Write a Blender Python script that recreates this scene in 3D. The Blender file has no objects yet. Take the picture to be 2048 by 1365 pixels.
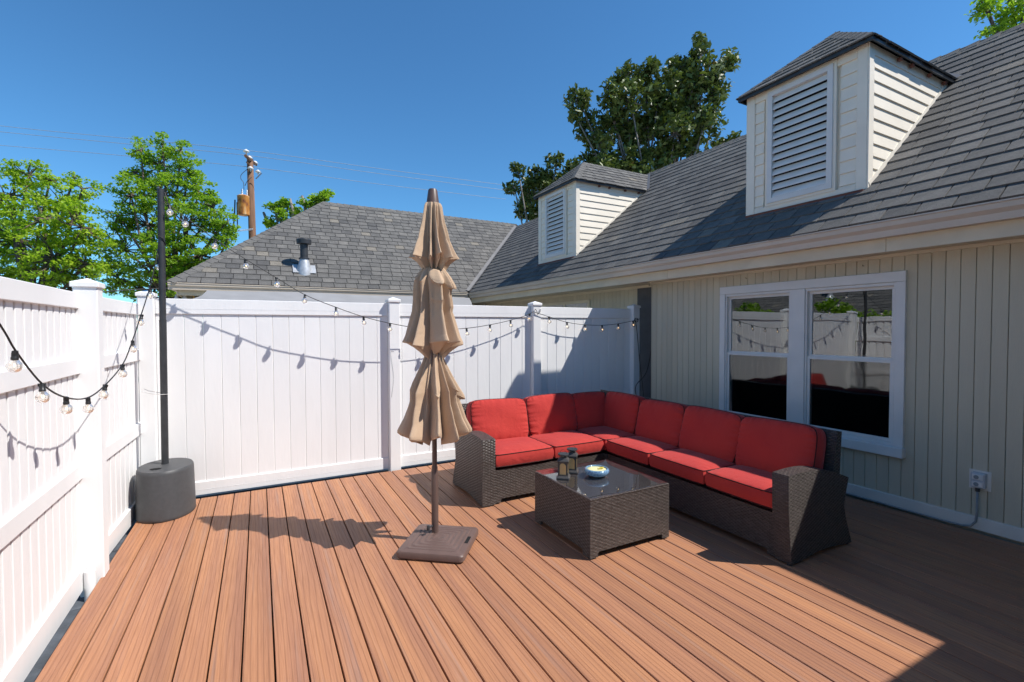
import bpy, math, random
import numpy as np
from mathutils import Vector, Matrix
random.seed(7); RNG = np.random.default_rng(11)
S = bpy.context.scene; COL = S.collection
# ------------------------------------------------------------------ camera
F_PX = 948.8; YAW = math.radians(28.07); PIT = math.radians(-1.47); ROL = math.radians(-0.16)
CAM = Vector((0, 0, 1.661))
def basis():
    fw = Vector((math.sin(YAW)*math.cos(PIT), math.cos(YAW)*math.cos(PIT), math.sin(PIT)))
    r = Vector((math.cos(YAW), -math.sin(YAW), 0)); u = r.cross(fw)
    r2 = r*math.cos(ROL)+u*math.sin(ROL); u2 = -r*math.sin(ROL)+u*math.cos(ROL)
    return r2, u2, fw
RT, UP, FW = basis()
cd = bpy.data.cameras.new('camera'); cam = bpy.data.objects.new('camera', cd); COL.objects.link(cam)
m = Matrix((RT, UP, -FW)).transposed().to_4x4(); m.translation = CAM; cam.matrix_world = m
cd.sensor_width = 36; cd.lens = F_PX/2048*36; cd.clip_start = 0.05; cd.clip_end = 2000
S.camera = cam
# ------------------------------------------------------------------ sky, sun, exposure
SUN = Vector((0.61, -0.52, 1.0)).normalized()
W = bpy.data.worlds.new('World'); S.world = W; W.use_nodes = True
nt = W.node_tree; nt.nodes.clear()
sk = nt.nodes.new('ShaderNodeTexSky'); sk.sky_type = 'NISHITA'; sk.sun_disc = False
sk.sun_elevation = math.asin(SUN.z); sk.sun_rotation = math.atan2(SUN.x, SUN.y)
sk.altitude = 200; sk.air_density = 1.0; sk.dust_density = 0.0; sk.ozone_density = 3.0
bg = nt.nodes.new('ShaderNodeBackground'); bg.inputs[1].default_value = 0.100
wo = nt.nodes.new('ShaderNodeOutputWorld')
hs = nt.nodes.new('ShaderNodeMix'); hs.data_type = 'RGBA'; hs.blend_type = 'MULTIPLY'; hs.inputs[0].default_value = 1.0; hs.inputs[7].default_value = (0.56, 1.04, 1.30, 1)   # clear, deep blue air over the whole dome
nt.links.new(sk.outputs[0], hs.inputs[6]); nt.links.new(hs.outputs[2], bg.inputs[0]); nt.links.new(bg.outputs[0], wo.inputs[0])
sl = bpy.data.lights.new('sun', 'SUN'); sl.energy = 5.0; sl.angle = math.radians(0.53); sl.color = (1.0, 0.955, 0.89)
so = bpy.data.objects.new('sun', sl); COL.objects.link(so)
so.rotation_euler = SUN.to_track_quat('Z', 'Y').to_euler(); so.location = SUN*50
S.view_settings.view_transform = 'Standard'; S.view_settings.look = 'None'
S.view_settings.gamma = 1.0; S.view_settings.use_curve_mapping = False
S.view_settings.exposure = 0.32

# ------------------------------------------------------------------ pixel to place
def ray(x, y):
    return RT*((x-1024)/F_PX) - UP*((y-682.5)/F_PX) + FW
def onplane(x, y, p, n):
    d = ray(x, y); n = Vector(n); return CAM + d*((Vector(p)-CAM).dot(n)/d.dot(n))
def at_depth(x, y, d): return CAM + ray(x, y)*d
def project(p):
    v = Vector(p)-CAM; z = v.dot(FW)
    if z < 0.05: return None
    return 1024+F_PX*v.dot(RT)/z, 682.5-F_PX*v.dot(UP)/z, z

# ------------------------------------------------------------------ materials
def newmat(name):
    mt = bpy.data.materials.new(name); mt.use_nodes = True
    t = mt.node_tree; b = t.nodes['Principled BSDF']; return mt, t, b
def N(t, kind, **kw):
    n = t.nodes.new(kind)
    for k, v in kw.items():
        if k.startswith('_'): setattr(n, k[1:], v)
        else: n.inputs[k.replace('_', ' ')].default_value = v
    return n
def coords(t, scale=(1, 1, 1), which='Object', rnd=False):
    tc = t.nodes.new('ShaderNodeTexCoord'); mp = t.nodes.new('ShaderNodeMapping')
    mp.inputs['Scale'].default_value = scale
    t.links.new(tc.outputs[which], mp.inputs['Vector'])
    if rnd:
        oi = t.nodes.new('ShaderNodeObjectInfo'); mul = N(t, 'ShaderNodeVectorMath', _operation='SCALE')
        cb = t.nodes.new('ShaderNodeCombineXYZ')
        for i in range(3): t.links.new(oi.outputs['Random'], cb.inputs[i])
        t.links.new(cb.outputs[0], mul.inputs[0]); mul.inputs['Scale'].default_value = 37.0
        t.links.new(mul.outputs[0], mp.inputs['Location'])
    return mp.outputs[0]
def mixc(t, fac, a, b, mode='MIX'):
    mx = t.nodes.new('ShaderNodeMix'); mx.data_type = 'RGBA'; mx.blend_type = mode
    for s, v in ((0, fac), (6, a), (7, b)):
        if hasattr(v, 'is_output') or isinstance(v, bpy.types.NodeSocket): t.links.new(v, mx.inputs[s])
        elif s == 0: mx.inputs[0].default_value = v
        else: mx.inputs[s].default_value = (*v, 1) if len(v) == 3 else v
    return mx.outputs[2]
def ramp(t, sock, stops):
    r = t.nodes.new('ShaderNodeValToRGB'); e = r.color_ramp.elements
    while len(e) < len(stops): e.new(0.5)
    for el, (p, c) in zip(e, stops):
        el.position = p; el.color = (c, c, c, 1) if isinstance(c, (int, float)) else (*c, 1)
    t.links.new(sock, r.inputs[0]); return r.outputs[0]
def bump(t, b, sock, dist, strength=1.0):
    bp = t.nodes.new('ShaderNodeBump'); bp.inputs['Distance'].default_value = dist; bp.inputs['Strength'].default_value = strength
    t.links.new(sock, bp.inputs['Height']); t.links.new(bp.outputs[0], b.inputs['Normal']); return bp
def plain(name, col, rough=0.5, spec=0.5, nscale=8, var=0.12, bscale=60, bd=0.0, metal=0.0, rnd=False, stretch=(1, 1, 1)):
    mt, t, b = newmat(name); v = coords(t, stretch, rnd=rnd)
    n = N(t, 'ShaderNodeTexNoise', Scale=nscale, Detail=6.0); t.links.new(v, n.inputs['Vector'])
    lo = tuple(c*(1-var) for c in col); hi = tuple(min(1, c*(1+var)) for c in col)
    c = mixc(t, ramp(t, n.outputs[0], [(0.3, 0.0), (0.7, 1.0)]), lo, hi)
    t.links.new(c, b.inputs['Base Color'])
    b.inputs['Roughness'].default_value = rough; b.inputs['Metallic'].default_value = metal
    b.inputs['Specular IOR Level'].default_value = spec
    if bd:
        n2 = N(t, 'ShaderNodeTexNoise', Scale=bscale, Detail=4.0); t.links.new(v, n2.inputs['Vector']); bump(t, b, n2.outputs[0], bd)
    return mt
M = {}
M['vinyl'] = plain('white_vinyl', (0.77, 0.77, 0.77), 0.42, 0.45, 3, 0.035, 25, 0.0015, rnd=True, stretch=(1, 1, 0.25))
M['trim'] = plain('painted_trim', (0.70, 0.66, 0.60), 0.55, 0.3, 4, 0.06, 50, 0.0008)
M['white_frame'] = plain('white_frame', (0.70, 0.68, 0.65), 0.4, 0.4, 5, 0.04)
M['siding'] = plain('painted_plywood_siding', (0.54, 0.485, 0.37), 0.7, 0.25, 2.2, 0.10, 120, 0.0022, rnd=True, stretch=(1, 1, 0.12))
M['fascia'] = plain('painted_fascia', (0.64, 0.57, 0.43), 0.6, 0.3, 3, 0.08, 60, 0.001)
M['dormer'] = plain('cream_lap_siding', (0.83, 0.76, 0.64), 0.5, 0.3, 3, 0.05, 80, 0.0008, rnd=True)
M['louver'] = plain('louver_paint', (0.74, 0.72, 0.69), 0.5, 0.3, 5, 0.06)
M['gutter'] = plain('tan_gutter', (0.57, 0.49, 0.40), 0.4, 0.4, 1.5, 0.08, 20, 0.001, stretch=(1, 1, 1))
M['flash'] = plain('grey_flashing', (0.17, 0.165, 0.165), 0.6, 0.4, 4, 0.12)
M['dark_metal'] = plain('black_metal', (0.030, 0.032, 0.036), 0.45, 0.5, 12, 0.2, 200, 0.0005)
M['galv'] = plain('galvanised_metal', (0.50, 0.51, 0.52), 0.38, 0.5, 14, 0.15, metal=0.35)
M['grey_panel'] = plain('dark_grey_board', (0.085, 0.09, 0.10), 0.7, 0.3, 5, 0.15)
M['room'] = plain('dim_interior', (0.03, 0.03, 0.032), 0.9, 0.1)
M['soffit_dark'] = plain('brown_underside', (0.07, 0.04, 0.028), 0.8, 0.2)
M['underlay'] = plain('roof_underlay', (0.02, 0.02, 0.021), 0.9, 0.1)
M['barrel'] = plain('grey_plastic', (0.060, 0.062, 0.066), 0.5, 0.4, 30, 0.08, 300, 0.0004)
M['umb_pole'] = plain('brown_powdercoat', (0.105, 0.066, 0.055), 0.42, 0.45, 10, 0.08)
M['umb_base'] = plain('brown_resin', (0.125, 0.080, 0.068), 0.48, 0.4, 12, 0.08, 220, 0.0008)
M['piping'] = plain('dark_piping', (0.045, 0.012, 0.012), 0.7, 0.2)
M['cable'] = plain('black_cable', (0.012, 0.012, 0.013), 0.5, 0.4)
M['wire_white'] = plain('pale_wire', (0.55, 0.55, 0.55), 0.5, 0.4)
M['sockets'] = plain('black_socket', (0.015, 0.015, 0.016), 0.4, 0.5)
M['canopy_cloth'] = plain('grey_canvas', (0.27, 0.27, 0.275), 0.8, 0.2, 3, 0.08, 40, 0.003)
M['soil'] = plain('dark_ground', (0.05, 0.048, 0.044), 0.9, 0.1, 6, 0.4, 30, 0.01)
M['paver'] = plain('slate_paver', (0.085, 0.095, 0.11), 0.75, 0.3, 9, 0.35, 60, 0.004, rnd=True)
M['lantern'] = plain('lantern_metal', (0.055, 0.052, 0.05), 0.5, 0.5, 20, 0.15)
M['wax'] = plain('candle_wax', (0.62, 0.46, 0.20), 0.5, 0.4, 15, 0.12)
M['wax2'] = plain('citronella_wax', (0.72, 0.68, 0.36), 0.4, 0.4, 18, 0.15)
M['leaf_bit'] = plain('yellow_leaf', (0.55, 0.45, 0.06), 0.5, 0.3)
M['pole_wood'] = plain('weathered_pole', (0.17, 0.095, 0.06), 0.85, 0.2, 6, 0.45, 30, 0.01, stretch=(1, 1, 0.1))
M['porcelain'] = plain('porcelain', (0.65, 0.66, 0.68), 0.25, 0.6)
M['wire_line'] = plain('overhead_line', (0.26, 0.30, 0.36), 0.5, 0.4)
M['wire_dark'] = plain('dark_line', (0.06, 0.06, 0.065), 0.5, 0.4)
M['bark'] = plain('bark', (0.13, 0.10, 0.08), 0.9, 0.2, 10, 0.35)
M['bark_grey'] = plain('grey_bark', (0.22, 0.20, 0.18), 0.9, 0.2, 10, 0.3)
M['brass'] = plain('brass', (0.5, 0.32, 0.1), 0.35, 0.5, metal=0.8)
M['box_grey'] = plain('outlet_grey', (0.50, 0.52, 0.55), 0.4, 0.4)
M['conduit'] = plain('grey_conduit', (0.24, 0.26, 0.27), 0.5, 0.4)
M['rafter'] = plain('rafter_tail', (0.17, 0.07, 0.05), 0.8, 0.2)

def deck_mat():
    mt, t, b = newmat('composite_deck')
    v = coords(t, (1, 1, 1), rnd=True)
    mp = t.nodes.new('ShaderNodeMapping'); mp.inputs['Scale'].default_value = (1, 0.085, 1); t.links.new(v, mp.inputs[0])
    # cathedral grain: distance field distorted along the board
    nz = N(t, 'ShaderNodeTexNoise', Scale=5.5, Detail=2.0); t.links.new(mp.outputs[0], nz.inputs['Vector'])
    wv = N(t, 'ShaderNodeTexWave', _wave_type='BANDS', _bands_direction='X', Scale=12.0, Distortion=9.0, Detail=2.0, Detail_Scale=0.6, Detail_Roughness=0.5)
    t.links.new(mp.outputs[0], wv.inputs['Vector'])
    mp2 = t.nodes.new('ShaderNodeMapping'); mp2.inputs['Scale'].default_value = (150, 5.0, 150); t.links.new(v, mp2.inputs[0])
    fine = N(t, 'ShaderNodeTexNoise', Scale=1.0, Detail=5.0); t.links.new(mp2.outputs[0], fine.inputs['Vector'])
    mp3 = t.nodes.new('ShaderNodeMapping'); mp3.inputs['Scale'].default_value = (11, 0.45, 1); t.links.new(v, mp3.inputs[0])
    broad = N(t, 'ShaderNodeTexNoise', Scale=1.0, Detail=3.0); t.links.new(mp3.outputs[0], broad.inputs['Vector'])
    c1 = mixc(t, ramp(t, broad.outputs[0], [(0.34, 0.0), (0.66, 1.0)]), (0.320, 0.150, 0.088), (0.430, 0.202, 0.100))
    st = N(t, 'ShaderNodeTexNoise', Scale=1.6, Detail=2.0)
    mp4 = t.nodes.new('ShaderNodeMapping'); mp4.inputs['Scale'].default_value = (16, 0.5, 1); mp4.inputs['Location'].default_value = (3, 9, 1)
    t.links.new(v, mp4.inputs[0]); t.links.new(mp4.outputs[0], st.inputs['Vector'])
    c2 = mixc(t, ramp(t, st.outputs[0], [(0.58, 0.0), (0.75, 0.45)]), c1, (0.27, 0.19, 0.165))
    g = ramp(t, wv.outputs[0], [(0.0, 0.0), (0.16, 0.85), (0.3, 1.0), (1.0, 1.0)])
    c3 = mixc(t, g, (0.62, 0.58, 0.56), (1, 1, 1)); c3 = mixc(t, 0.55, c2, c3, 'MULTIPLY')
    c4 = mixc(t, ramp(t, fine.outputs[0], [(0.32, 0.0), (0.6, 1.0)]), (0.86, 0.84, 0.83), (1.04, 1.04, 1.04))
    c5 = mixc(t, 0.85, c3, c4, 'MULTIPLY')
    oi = t.nodes.new('ShaderNodeObjectInfo')
    rb = ramp(t, oi.outputs['Random'], [(0.0, 0.90), (1.0, 1.09)])
    c6 = mixc(t, 1.0, c5, rb, 'MULTIPLY')
    vd = coords(t); dn = N(t, 'ShaderNodeTexNoise', Scale=1.1, Detail=4.0); t.links.new(vd, dn.inputs['Vector'])
    t.links.new(c6, b.inputs['Base Color'])
    b.inputs['Specular IOR Level'].default_value = 0.35
    rr = ramp(t, fine.outputs[0], [(0.3, 0.62), (0.7, 0.48)]); t.links.new(rr, b.inputs['Roughness'])
    ad = N(t, 'ShaderNodeMath', _operation='MULTIPLY_ADD'); t.links.new(g, ad.inputs[0]); ad.inputs[1].default_value = 0.7; t.links.new(fine.outputs[0], ad.inputs[2])
    bump(t, b, ad.outputs[0], 0.0012)
    return mt
M['deck'] = deck_mat()

def shingle_mat():
    mt, t, b = newmat('asphalt_shingle')
    at = t.nodes.new('ShaderNodeAttribute'); at.attribute_name = 'tint'
    v = coords(t)
    n = N(t, 'ShaderNodeTexNoise', Scale=210.0, Detail=3.0, Roughness=0.8); t.links.new(v, n.inputs['Vector'])
    n2 = N(t, 'ShaderNodeTexNoise', Scale=7.0, Detail=4.0); t.links.new(v, n2.inputs['Vector'])
    base = ramp(t, at.outputs['Fac'], [(0.0, (0.088, 0.086, 0.084)), (0.5, (0.130, 0.125, 0.117)), (0.9, (0.165, 0.157, 0.145)), (1.0, (0.19, 0.172, 0.145))])
    g = ramp(t, n.outputs[0], [(0.3, 0.45), (0.5, 1.0), (0.68, 1.55), (0.75, 2.2)])
    c = mixc(t, 0.8, base, g, 'MULTIPLY')
    g2 = ramp(t, n2.outputs[0], [(0.3, 0.82), (0.7, 1.12)])
    c = mixc(t, 1.0, c, g2, 'MULTIPLY')
    t.links.new(c, b.inputs['Base Color']); b.inputs['Roughness'].default_value = 0.85; b.inputs['Specular IOR Level'].default_value = 0.3
    bump(t, b, n.outputs[0], 0.003)
    return mt
M['shingle'] = shingle_mat()

def wicker_mat():
    mt, t, b = newmat('resin_wicker')
    tc = t.nodes.new('ShaderNodeTexCoord')
    br = N(t, 'ShaderNodeTexBrick', Scale=1.0, Mortar_Size=0.0022, Mortar_Smooth=1.0, Bias=0.0, Brick_Width=0.028, Row_Height=0.0130)
    br.offset = 0.5
    t.links.new(tc.outputs['UV'], br.inputs['Vector'])
    br.inputs['Color1'].default_value = (0.052, 0.039, 0.034, 1); br.inputs['Color2'].default_value = (0.098, 0.079, 0.070, 1); br.inputs['Mortar'].default_value = (0.006, 0.005, 0.004, 1)  # lighter second strand tone puts the weave's highlights into the colour
    # rounded strands: sine relief in both directions
    sx = t.nodes.new('ShaderNodeSeparateXYZ'); t.links.new(tc.outputs['UV'], sx.inputs[0])
    def sine(sock, per, ph=0.0):
        a = N(t, 'ShaderNodeMath', _operation='MULTIPLY_ADD'); t.links.new(sock, a.inputs[0]); a.inputs[1].default_value = 2*math.pi/per; a.inputs[2].default_value = ph
        s = N(t, 'ShaderNodeMath', _operation='SINE'); t.links.new(a.outputs[0], s.inputs[0]); return s.outputs[0]
    s1 = sine(sx.outputs[0], 0.056); s2 = sine(sx.outputs[1], 0.026, 0)
    pr = N(t, 'ShaderNodeMath', _operation='MULTIPLY'); t.links.new(s1, pr.inputs[0]); t.links.new(s2, pr.inputs[1])
    inv = N(t, 'ShaderNodeMath', _operation='MULTIPLY_ADD'); t.links.new(br.outputs['Fac'], inv.inputs[0]); inv.inputs[1].default_value = -1.0
    t.links.new(pr.outputs[0], inv.inputs[2])
    t.links.new(br.outputs['Color'], b.inputs['Base Color'])
    b.inputs['Roughness'].default_value = 0.38; b.inputs['Specular IOR Level'].default_value = 0.55
    bump(t, b, inv.outputs[0], 0.0034)
    return mt
M['wicker'] = wicker_mat()

def fabric_mat(name, col, fade, rough=0.85, weave=900, nsc=2.2, bd=0.0006, trans=0.0, wr=0.0):
    mt, t, b = newmat(name); v = coords(t)
    n = N(t, 'ShaderNodeTexNoise', Scale=nsc, Detail=5.0); t.links.new(v, n.inputs['Vector'])
    w = N(t, 'ShaderNodeTexNoise', Scale=weave, Detail=2.0); t.links.new(v, w.inputs['Vector'])
    c = mixc(t, ramp(t, n.outputs[0], [(0.3, 0.0), (0.7, 1.0)]), col, fade)
    c = mixc(t, 0.5, c, ramp(t, w.outputs[0], [(0.3, 0.78), (0.7, 1.15)]), 'MULTIPLY')
    t.links.new(c, b.inputs['Base Color']); b.inputs['Roughness'].default_value = rough; b.inputs['Specular IOR Level'].default_value = 0.2
    b.inputs['Sheen Weight'].default_value = 0.15; b.inputs['Sheen Roughness'].default_value = 0.4
    h = w.outputs[0]
    if wr:
        k = N(t, 'ShaderNodeTexNoise', Scale=9.0, Detail=3.0, Distortion=0.6); t.links.new(v, k.inputs['Vector'])
        a = N(t, 'ShaderNodeMath', _operation='MULTIPLY_ADD'); t.links.new(k.outputs[0], a.inputs[0]); a.inputs[1].default_value = wr; t.links.new(w.outputs[0], a.inputs[2]); h = a.outputs[0]
    bump(t, b, h, bd)
    if trans:
        out = t.nodes['Material Output']; tr = t.nodes.new('ShaderNodeBsdfTranslucent'); ms = t.nodes.new('ShaderNodeMixShader')
        t.links.new(c, tr.inputs[0]); ms.inputs[0].default_value = trans
        t.links.new(b.outputs[0], ms.inputs[1]); t.links.new(tr.outputs[0], ms.inputs[2]); t.links.new(ms.outputs[0], out.inputs[0])
    return mt
M['red'] = fabric_mat('red_cushion_fabric', (0.40, 0.033, 0.030), (0.47, 0.046, 0.036), wr=14)
M['tan'] = fabric_mat('tan_umbrella_fabric', (0.50, 0.355, 0.235), (0.58, 0.42, 0.29), 0.8, trans=0.12, wr=10)

def glass_pane_mat(name, refl, wob, rough=0.0, tint=0.6):
    mt, t, b = newmat(name); t.nodes.remove(b); out = t.nodes['Material Output']
    gl = t.nodes.new('ShaderNodeBsdfGlossy'); gl.inputs['Roughness'].default_value = rough; gl.inputs[0].default_value = (0.92, 0.97, 1.0, 1)
    tr = t.nodes.new('ShaderNodeBsdfTransparent'); tr.inputs[0].default_value = (tint, tint, tint, 1)
    fr = N(t, 'ShaderNodeFresnel', IOR=1.5); ad = N(t, 'ShaderNodeMath', _operation='MULTIPLY_ADD'); ad.use_clamp = True
    t.links.new(fr.outputs[0], ad.inputs[0]); ad.inputs[1].default_value = 1.3; ad.inputs[2].default_value = refl
    ge = t.nodes.new('ShaderNodeNewGeometry'); iv = N(t, 'ShaderNodeMath', _operation='SUBTRACT'); iv.inputs[0].default_value = 1.0; t.links.new(ge.outputs['Backfacing'], iv.inputs[1])
    mu = N(t, 'ShaderNodeMath', _operation='MULTIPLY'); t.links.new(ad.outputs[0], mu.inputs[0]); t.links.new(iv.outputs[0], mu.inputs[1])
    ms = t.nodes.new('ShaderNodeMixShader'); t.links.new(mu.outputs[0], ms.inputs[0])
    t.links.new(tr.outputs[0], ms.inputs[1]); t.links.new(gl.outputs[0], ms.inputs[2]); t.links.new(ms.outputs[0], out.inputs[0])
    if wob:
        v = coords(t); n = N(t, 'ShaderNodeTexNoise', Scale=3.0, Detail=1.0); t.links.new(v, n.inputs['Vector'])
        bp = t.nodes.new('ShaderNodeBump'); bp.inputs['Distance'].default_value = wob; t.links.new(n.outputs[0], bp.inputs['Height']); t.links.new(bp.outputs[0], gl.inputs['Normal'])
    return mt
M['glass_up'] = glass_pane_mat('window_glass', 0.13, 0.0006)
M['glass_low'] = glass_pane_mat('screened_window_glass', 0.05, 0.0016, 0.04, 0.4)
M['table_glass'] = glass_pane_mat('table_glass', 0.08, 0.0, 0.0, 0.96)
def glass_mat(name, col=(1, 1, 1), rough=0.02):
    mt, t, b = newmat(name); b.inputs['Base Color'].default_value = (*col, 1); b.inputs['Transmission Weight'].default_value = 1.0
    b.inputs['Roughness'].default_value = rough; b.inputs['IOR'].default_value = 1.45; return mt
def bulb_mat():
    mt = glass_mat('bulb_glass', (1.0, 0.99, 0.96)); t = mt.node_tree; b = t.nodes['Principled BSDF']; out = t.nodes['Material Output']
    df = t.nodes.new('ShaderNodeBsdfTranslucent'); df.inputs[0].default_value = (0.95, 0.93, 0.88, 1); d2 = t.nodes.new('ShaderNodeBsdfDiffuse'); d2.inputs[0].default_value = (0.85, 0.83, 0.78, 1)
    m1 = t.nodes.new('ShaderNodeMixShader'); m1.inputs[0].default_value = 0.5; t.links.new(df.outputs[0], m1.inputs[1]); t.links.new(d2.outputs[0], m1.inputs[2])
    ms = t.nodes.new('ShaderNodeMixShader'); ms.inputs[0].default_value = 0.25; t.links.new(b.outputs[0], ms.inputs[1]); t.links.new(m1.outputs[0], ms.inputs[2]); t.links.new(ms.outputs[0], out.inputs[0]); return mt
M['bulb'] = bulb_mat()
M['amber_pane'] = fabric_mat('frosted_amber_pane', (0.86, 0.70, 0.38), (0.90, 0.76, 0.46), 0.4, trans=0.62)
def emis(name, col, s):
    mt, t, b = newmat(name); b.inputs['Base Color'].default_value = (0, 0, 0, 1)
    b.inputs['Emission Color'].default_value = (*col, 1); b.inputs['Emission Strength'].default_value = s; return mt
M['filament'] = emis('warm_filament', (1.0, 0.62, 0.25), 9.0)
def leaf_mat(name, dark, light, rough=0.5, trans=0.35, spec=0.4, brown=None):
    mt, t, b = newmat(name); at = t.nodes.new('ShaderNodeAttribute'); at.attribute_name = 'tint'
    stops = [(0.0, dark), (0.94 if brown else 1.0, light)]
    if brown: stops.append((0.97, brown))
    c = ramp(t, at.outputs['Fac'], stops)
    t.links.new(c, b.inputs['Base Color']); b.inputs['Roughness'].default_value = rough; b.inputs['Specular IOR Level'].default_value = spec
    tr = t.nodes.new('ShaderNodeBsdfTranslucent'); t.links.new(mixc(t, 1.0, c, (1.5, 1.6, 0.7), 'MULTIPLY'), tr.inputs[0])
    ms = t.nodes.new('ShaderNodeMixShader'); ms.inputs[0].default_value = trans; out = t.nodes['Material Output']
    t.links.new(b.outputs[0], ms.inputs[1]); t.links.new(tr.outputs[0], ms.inputs[2]); t.links.new(ms.outputs[0], out.inputs[0])
    return mt
M['maple'] = leaf_mat('maple_leaf', (0.14, 0.27, 0.020), (0.40, 0.52, 0.045), 0.5, 0.48, 0.3)
M['maple2'] = leaf_mat('deep_maple_leaf', (0.11, 0.23, 0.020), (0.30, 0.44, 0.038), 0.5, 0.46, 0.3)
M['magnolia'] = leaf_mat('magnolia_leaf', (0.034, 0.060, 0.014), (0.150, 0.195, 0.050), 0.45, 0.15, 0.35, (0.20, 0.12, 0.035))
M['petal'] = plain('magnolia_petal', (0.8, 0.78, 0.68), 0.6, 0.3)
def bowl_mat():
    mt, t, b = newmat('blue_glaze'); v = coords(t, (1, 1, 1)); vo = N(t, 'ShaderNodeTexVoronoi', Scale=60.0); t.links.new(v, vo.inputs['Vector'])
    c = mixc(t, ramp(t, vo.outputs['Distance'], [(0.1, 0.0), (0.6, 1.0)]), (0.035, 0.09, 0.22), (0.17, 0.29, 0.40))
    t.links.new(c, b.inputs['Base Color']); b.inputs['Roughness'].default_value = 0.12; return mt
M['bowl'] = bowl_mat()
def rust_mat():
    mt, t, b = newmat('rusty_tank'); v = coords(t, (1, 1, 0.5)); n = N(t, 'ShaderNodeTexNoise', Scale=3.5, Detail=6.0); t.links.new(v, n.inputs['Vector'])
    c = ramp(t, n.outputs[0], [(0.35, (0.16, 0.045, 0.018)), (0.5, (0.50, 0.20, 0.03)), (0.62, (0.62, 0.42, 0.22)), (0.75, (0.6, 0.55, 0.48))])
    t.links.new(c, b.inputs['Base Color']); b.inputs['Roughness'].default_value = 0.6; return mt
M['rust'] = rust_mat()
def bounce_ground_mat():
    mt, t, b = newmat('pale_bounce_ground'); v = coords(t); n = N(t, 'ShaderNodeTexNoise', Scale=0.8, Detail=8.0); t.links.new(v, n.inputs['Vector'])  # unseen ground made pale to bounce sunlight up onto dormers, soffits and gutters
    c = mixc(t, n.outputs[0], (0.36, 0.33, 0.28), (0.48, 0.45, 0.40)); t.links.new(c, b.inputs['Base Color']); b.inputs['Roughness'].default_value = 0.9; return mt
M['bounce_ground'] = bounce_ground_mat()

# ------------------------------------------------------------------ building helpers
ORIG = {}
def tag(o, label=None, cat=None, group=None, kind=None):
    for k, v in (('label', label), ('category', cat), ('group', group), ('kind', kind)):
        if v: o[k] = v
    return o
def empty(name, loc, label=None, cat=None, group=None, kind=None, parent=None):
    o = bpy.data.objects.new(name, None); COL.objects.link(o); o.empty_display_size = 0.1
    loc = Vector(loc)
    if parent is not None: o.parent = parent; o.location = loc-ORIG[parent.name]
    else: o.location = loc
    ORIG[o.name] = loc; return tag(o, label, cat, group, kind)
def link(name, me, parent=None, origin=None, rot=None):
    """links a mesh whose vertices are relative to ORIGIN (world)"""
    o = bpy.data.objects.new(name, me); COL.objects.link(o)
    origin = Vector(origin) if origin is not None else Vector((0, 0, 0))
    if parent is not None: o.parent = parent; o.location = origin-ORIG[parent.name]
    else: o.location = origin
    if rot is not None: o.rotation_euler = rot
    ORIG[o.name] = origin; return o
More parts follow.
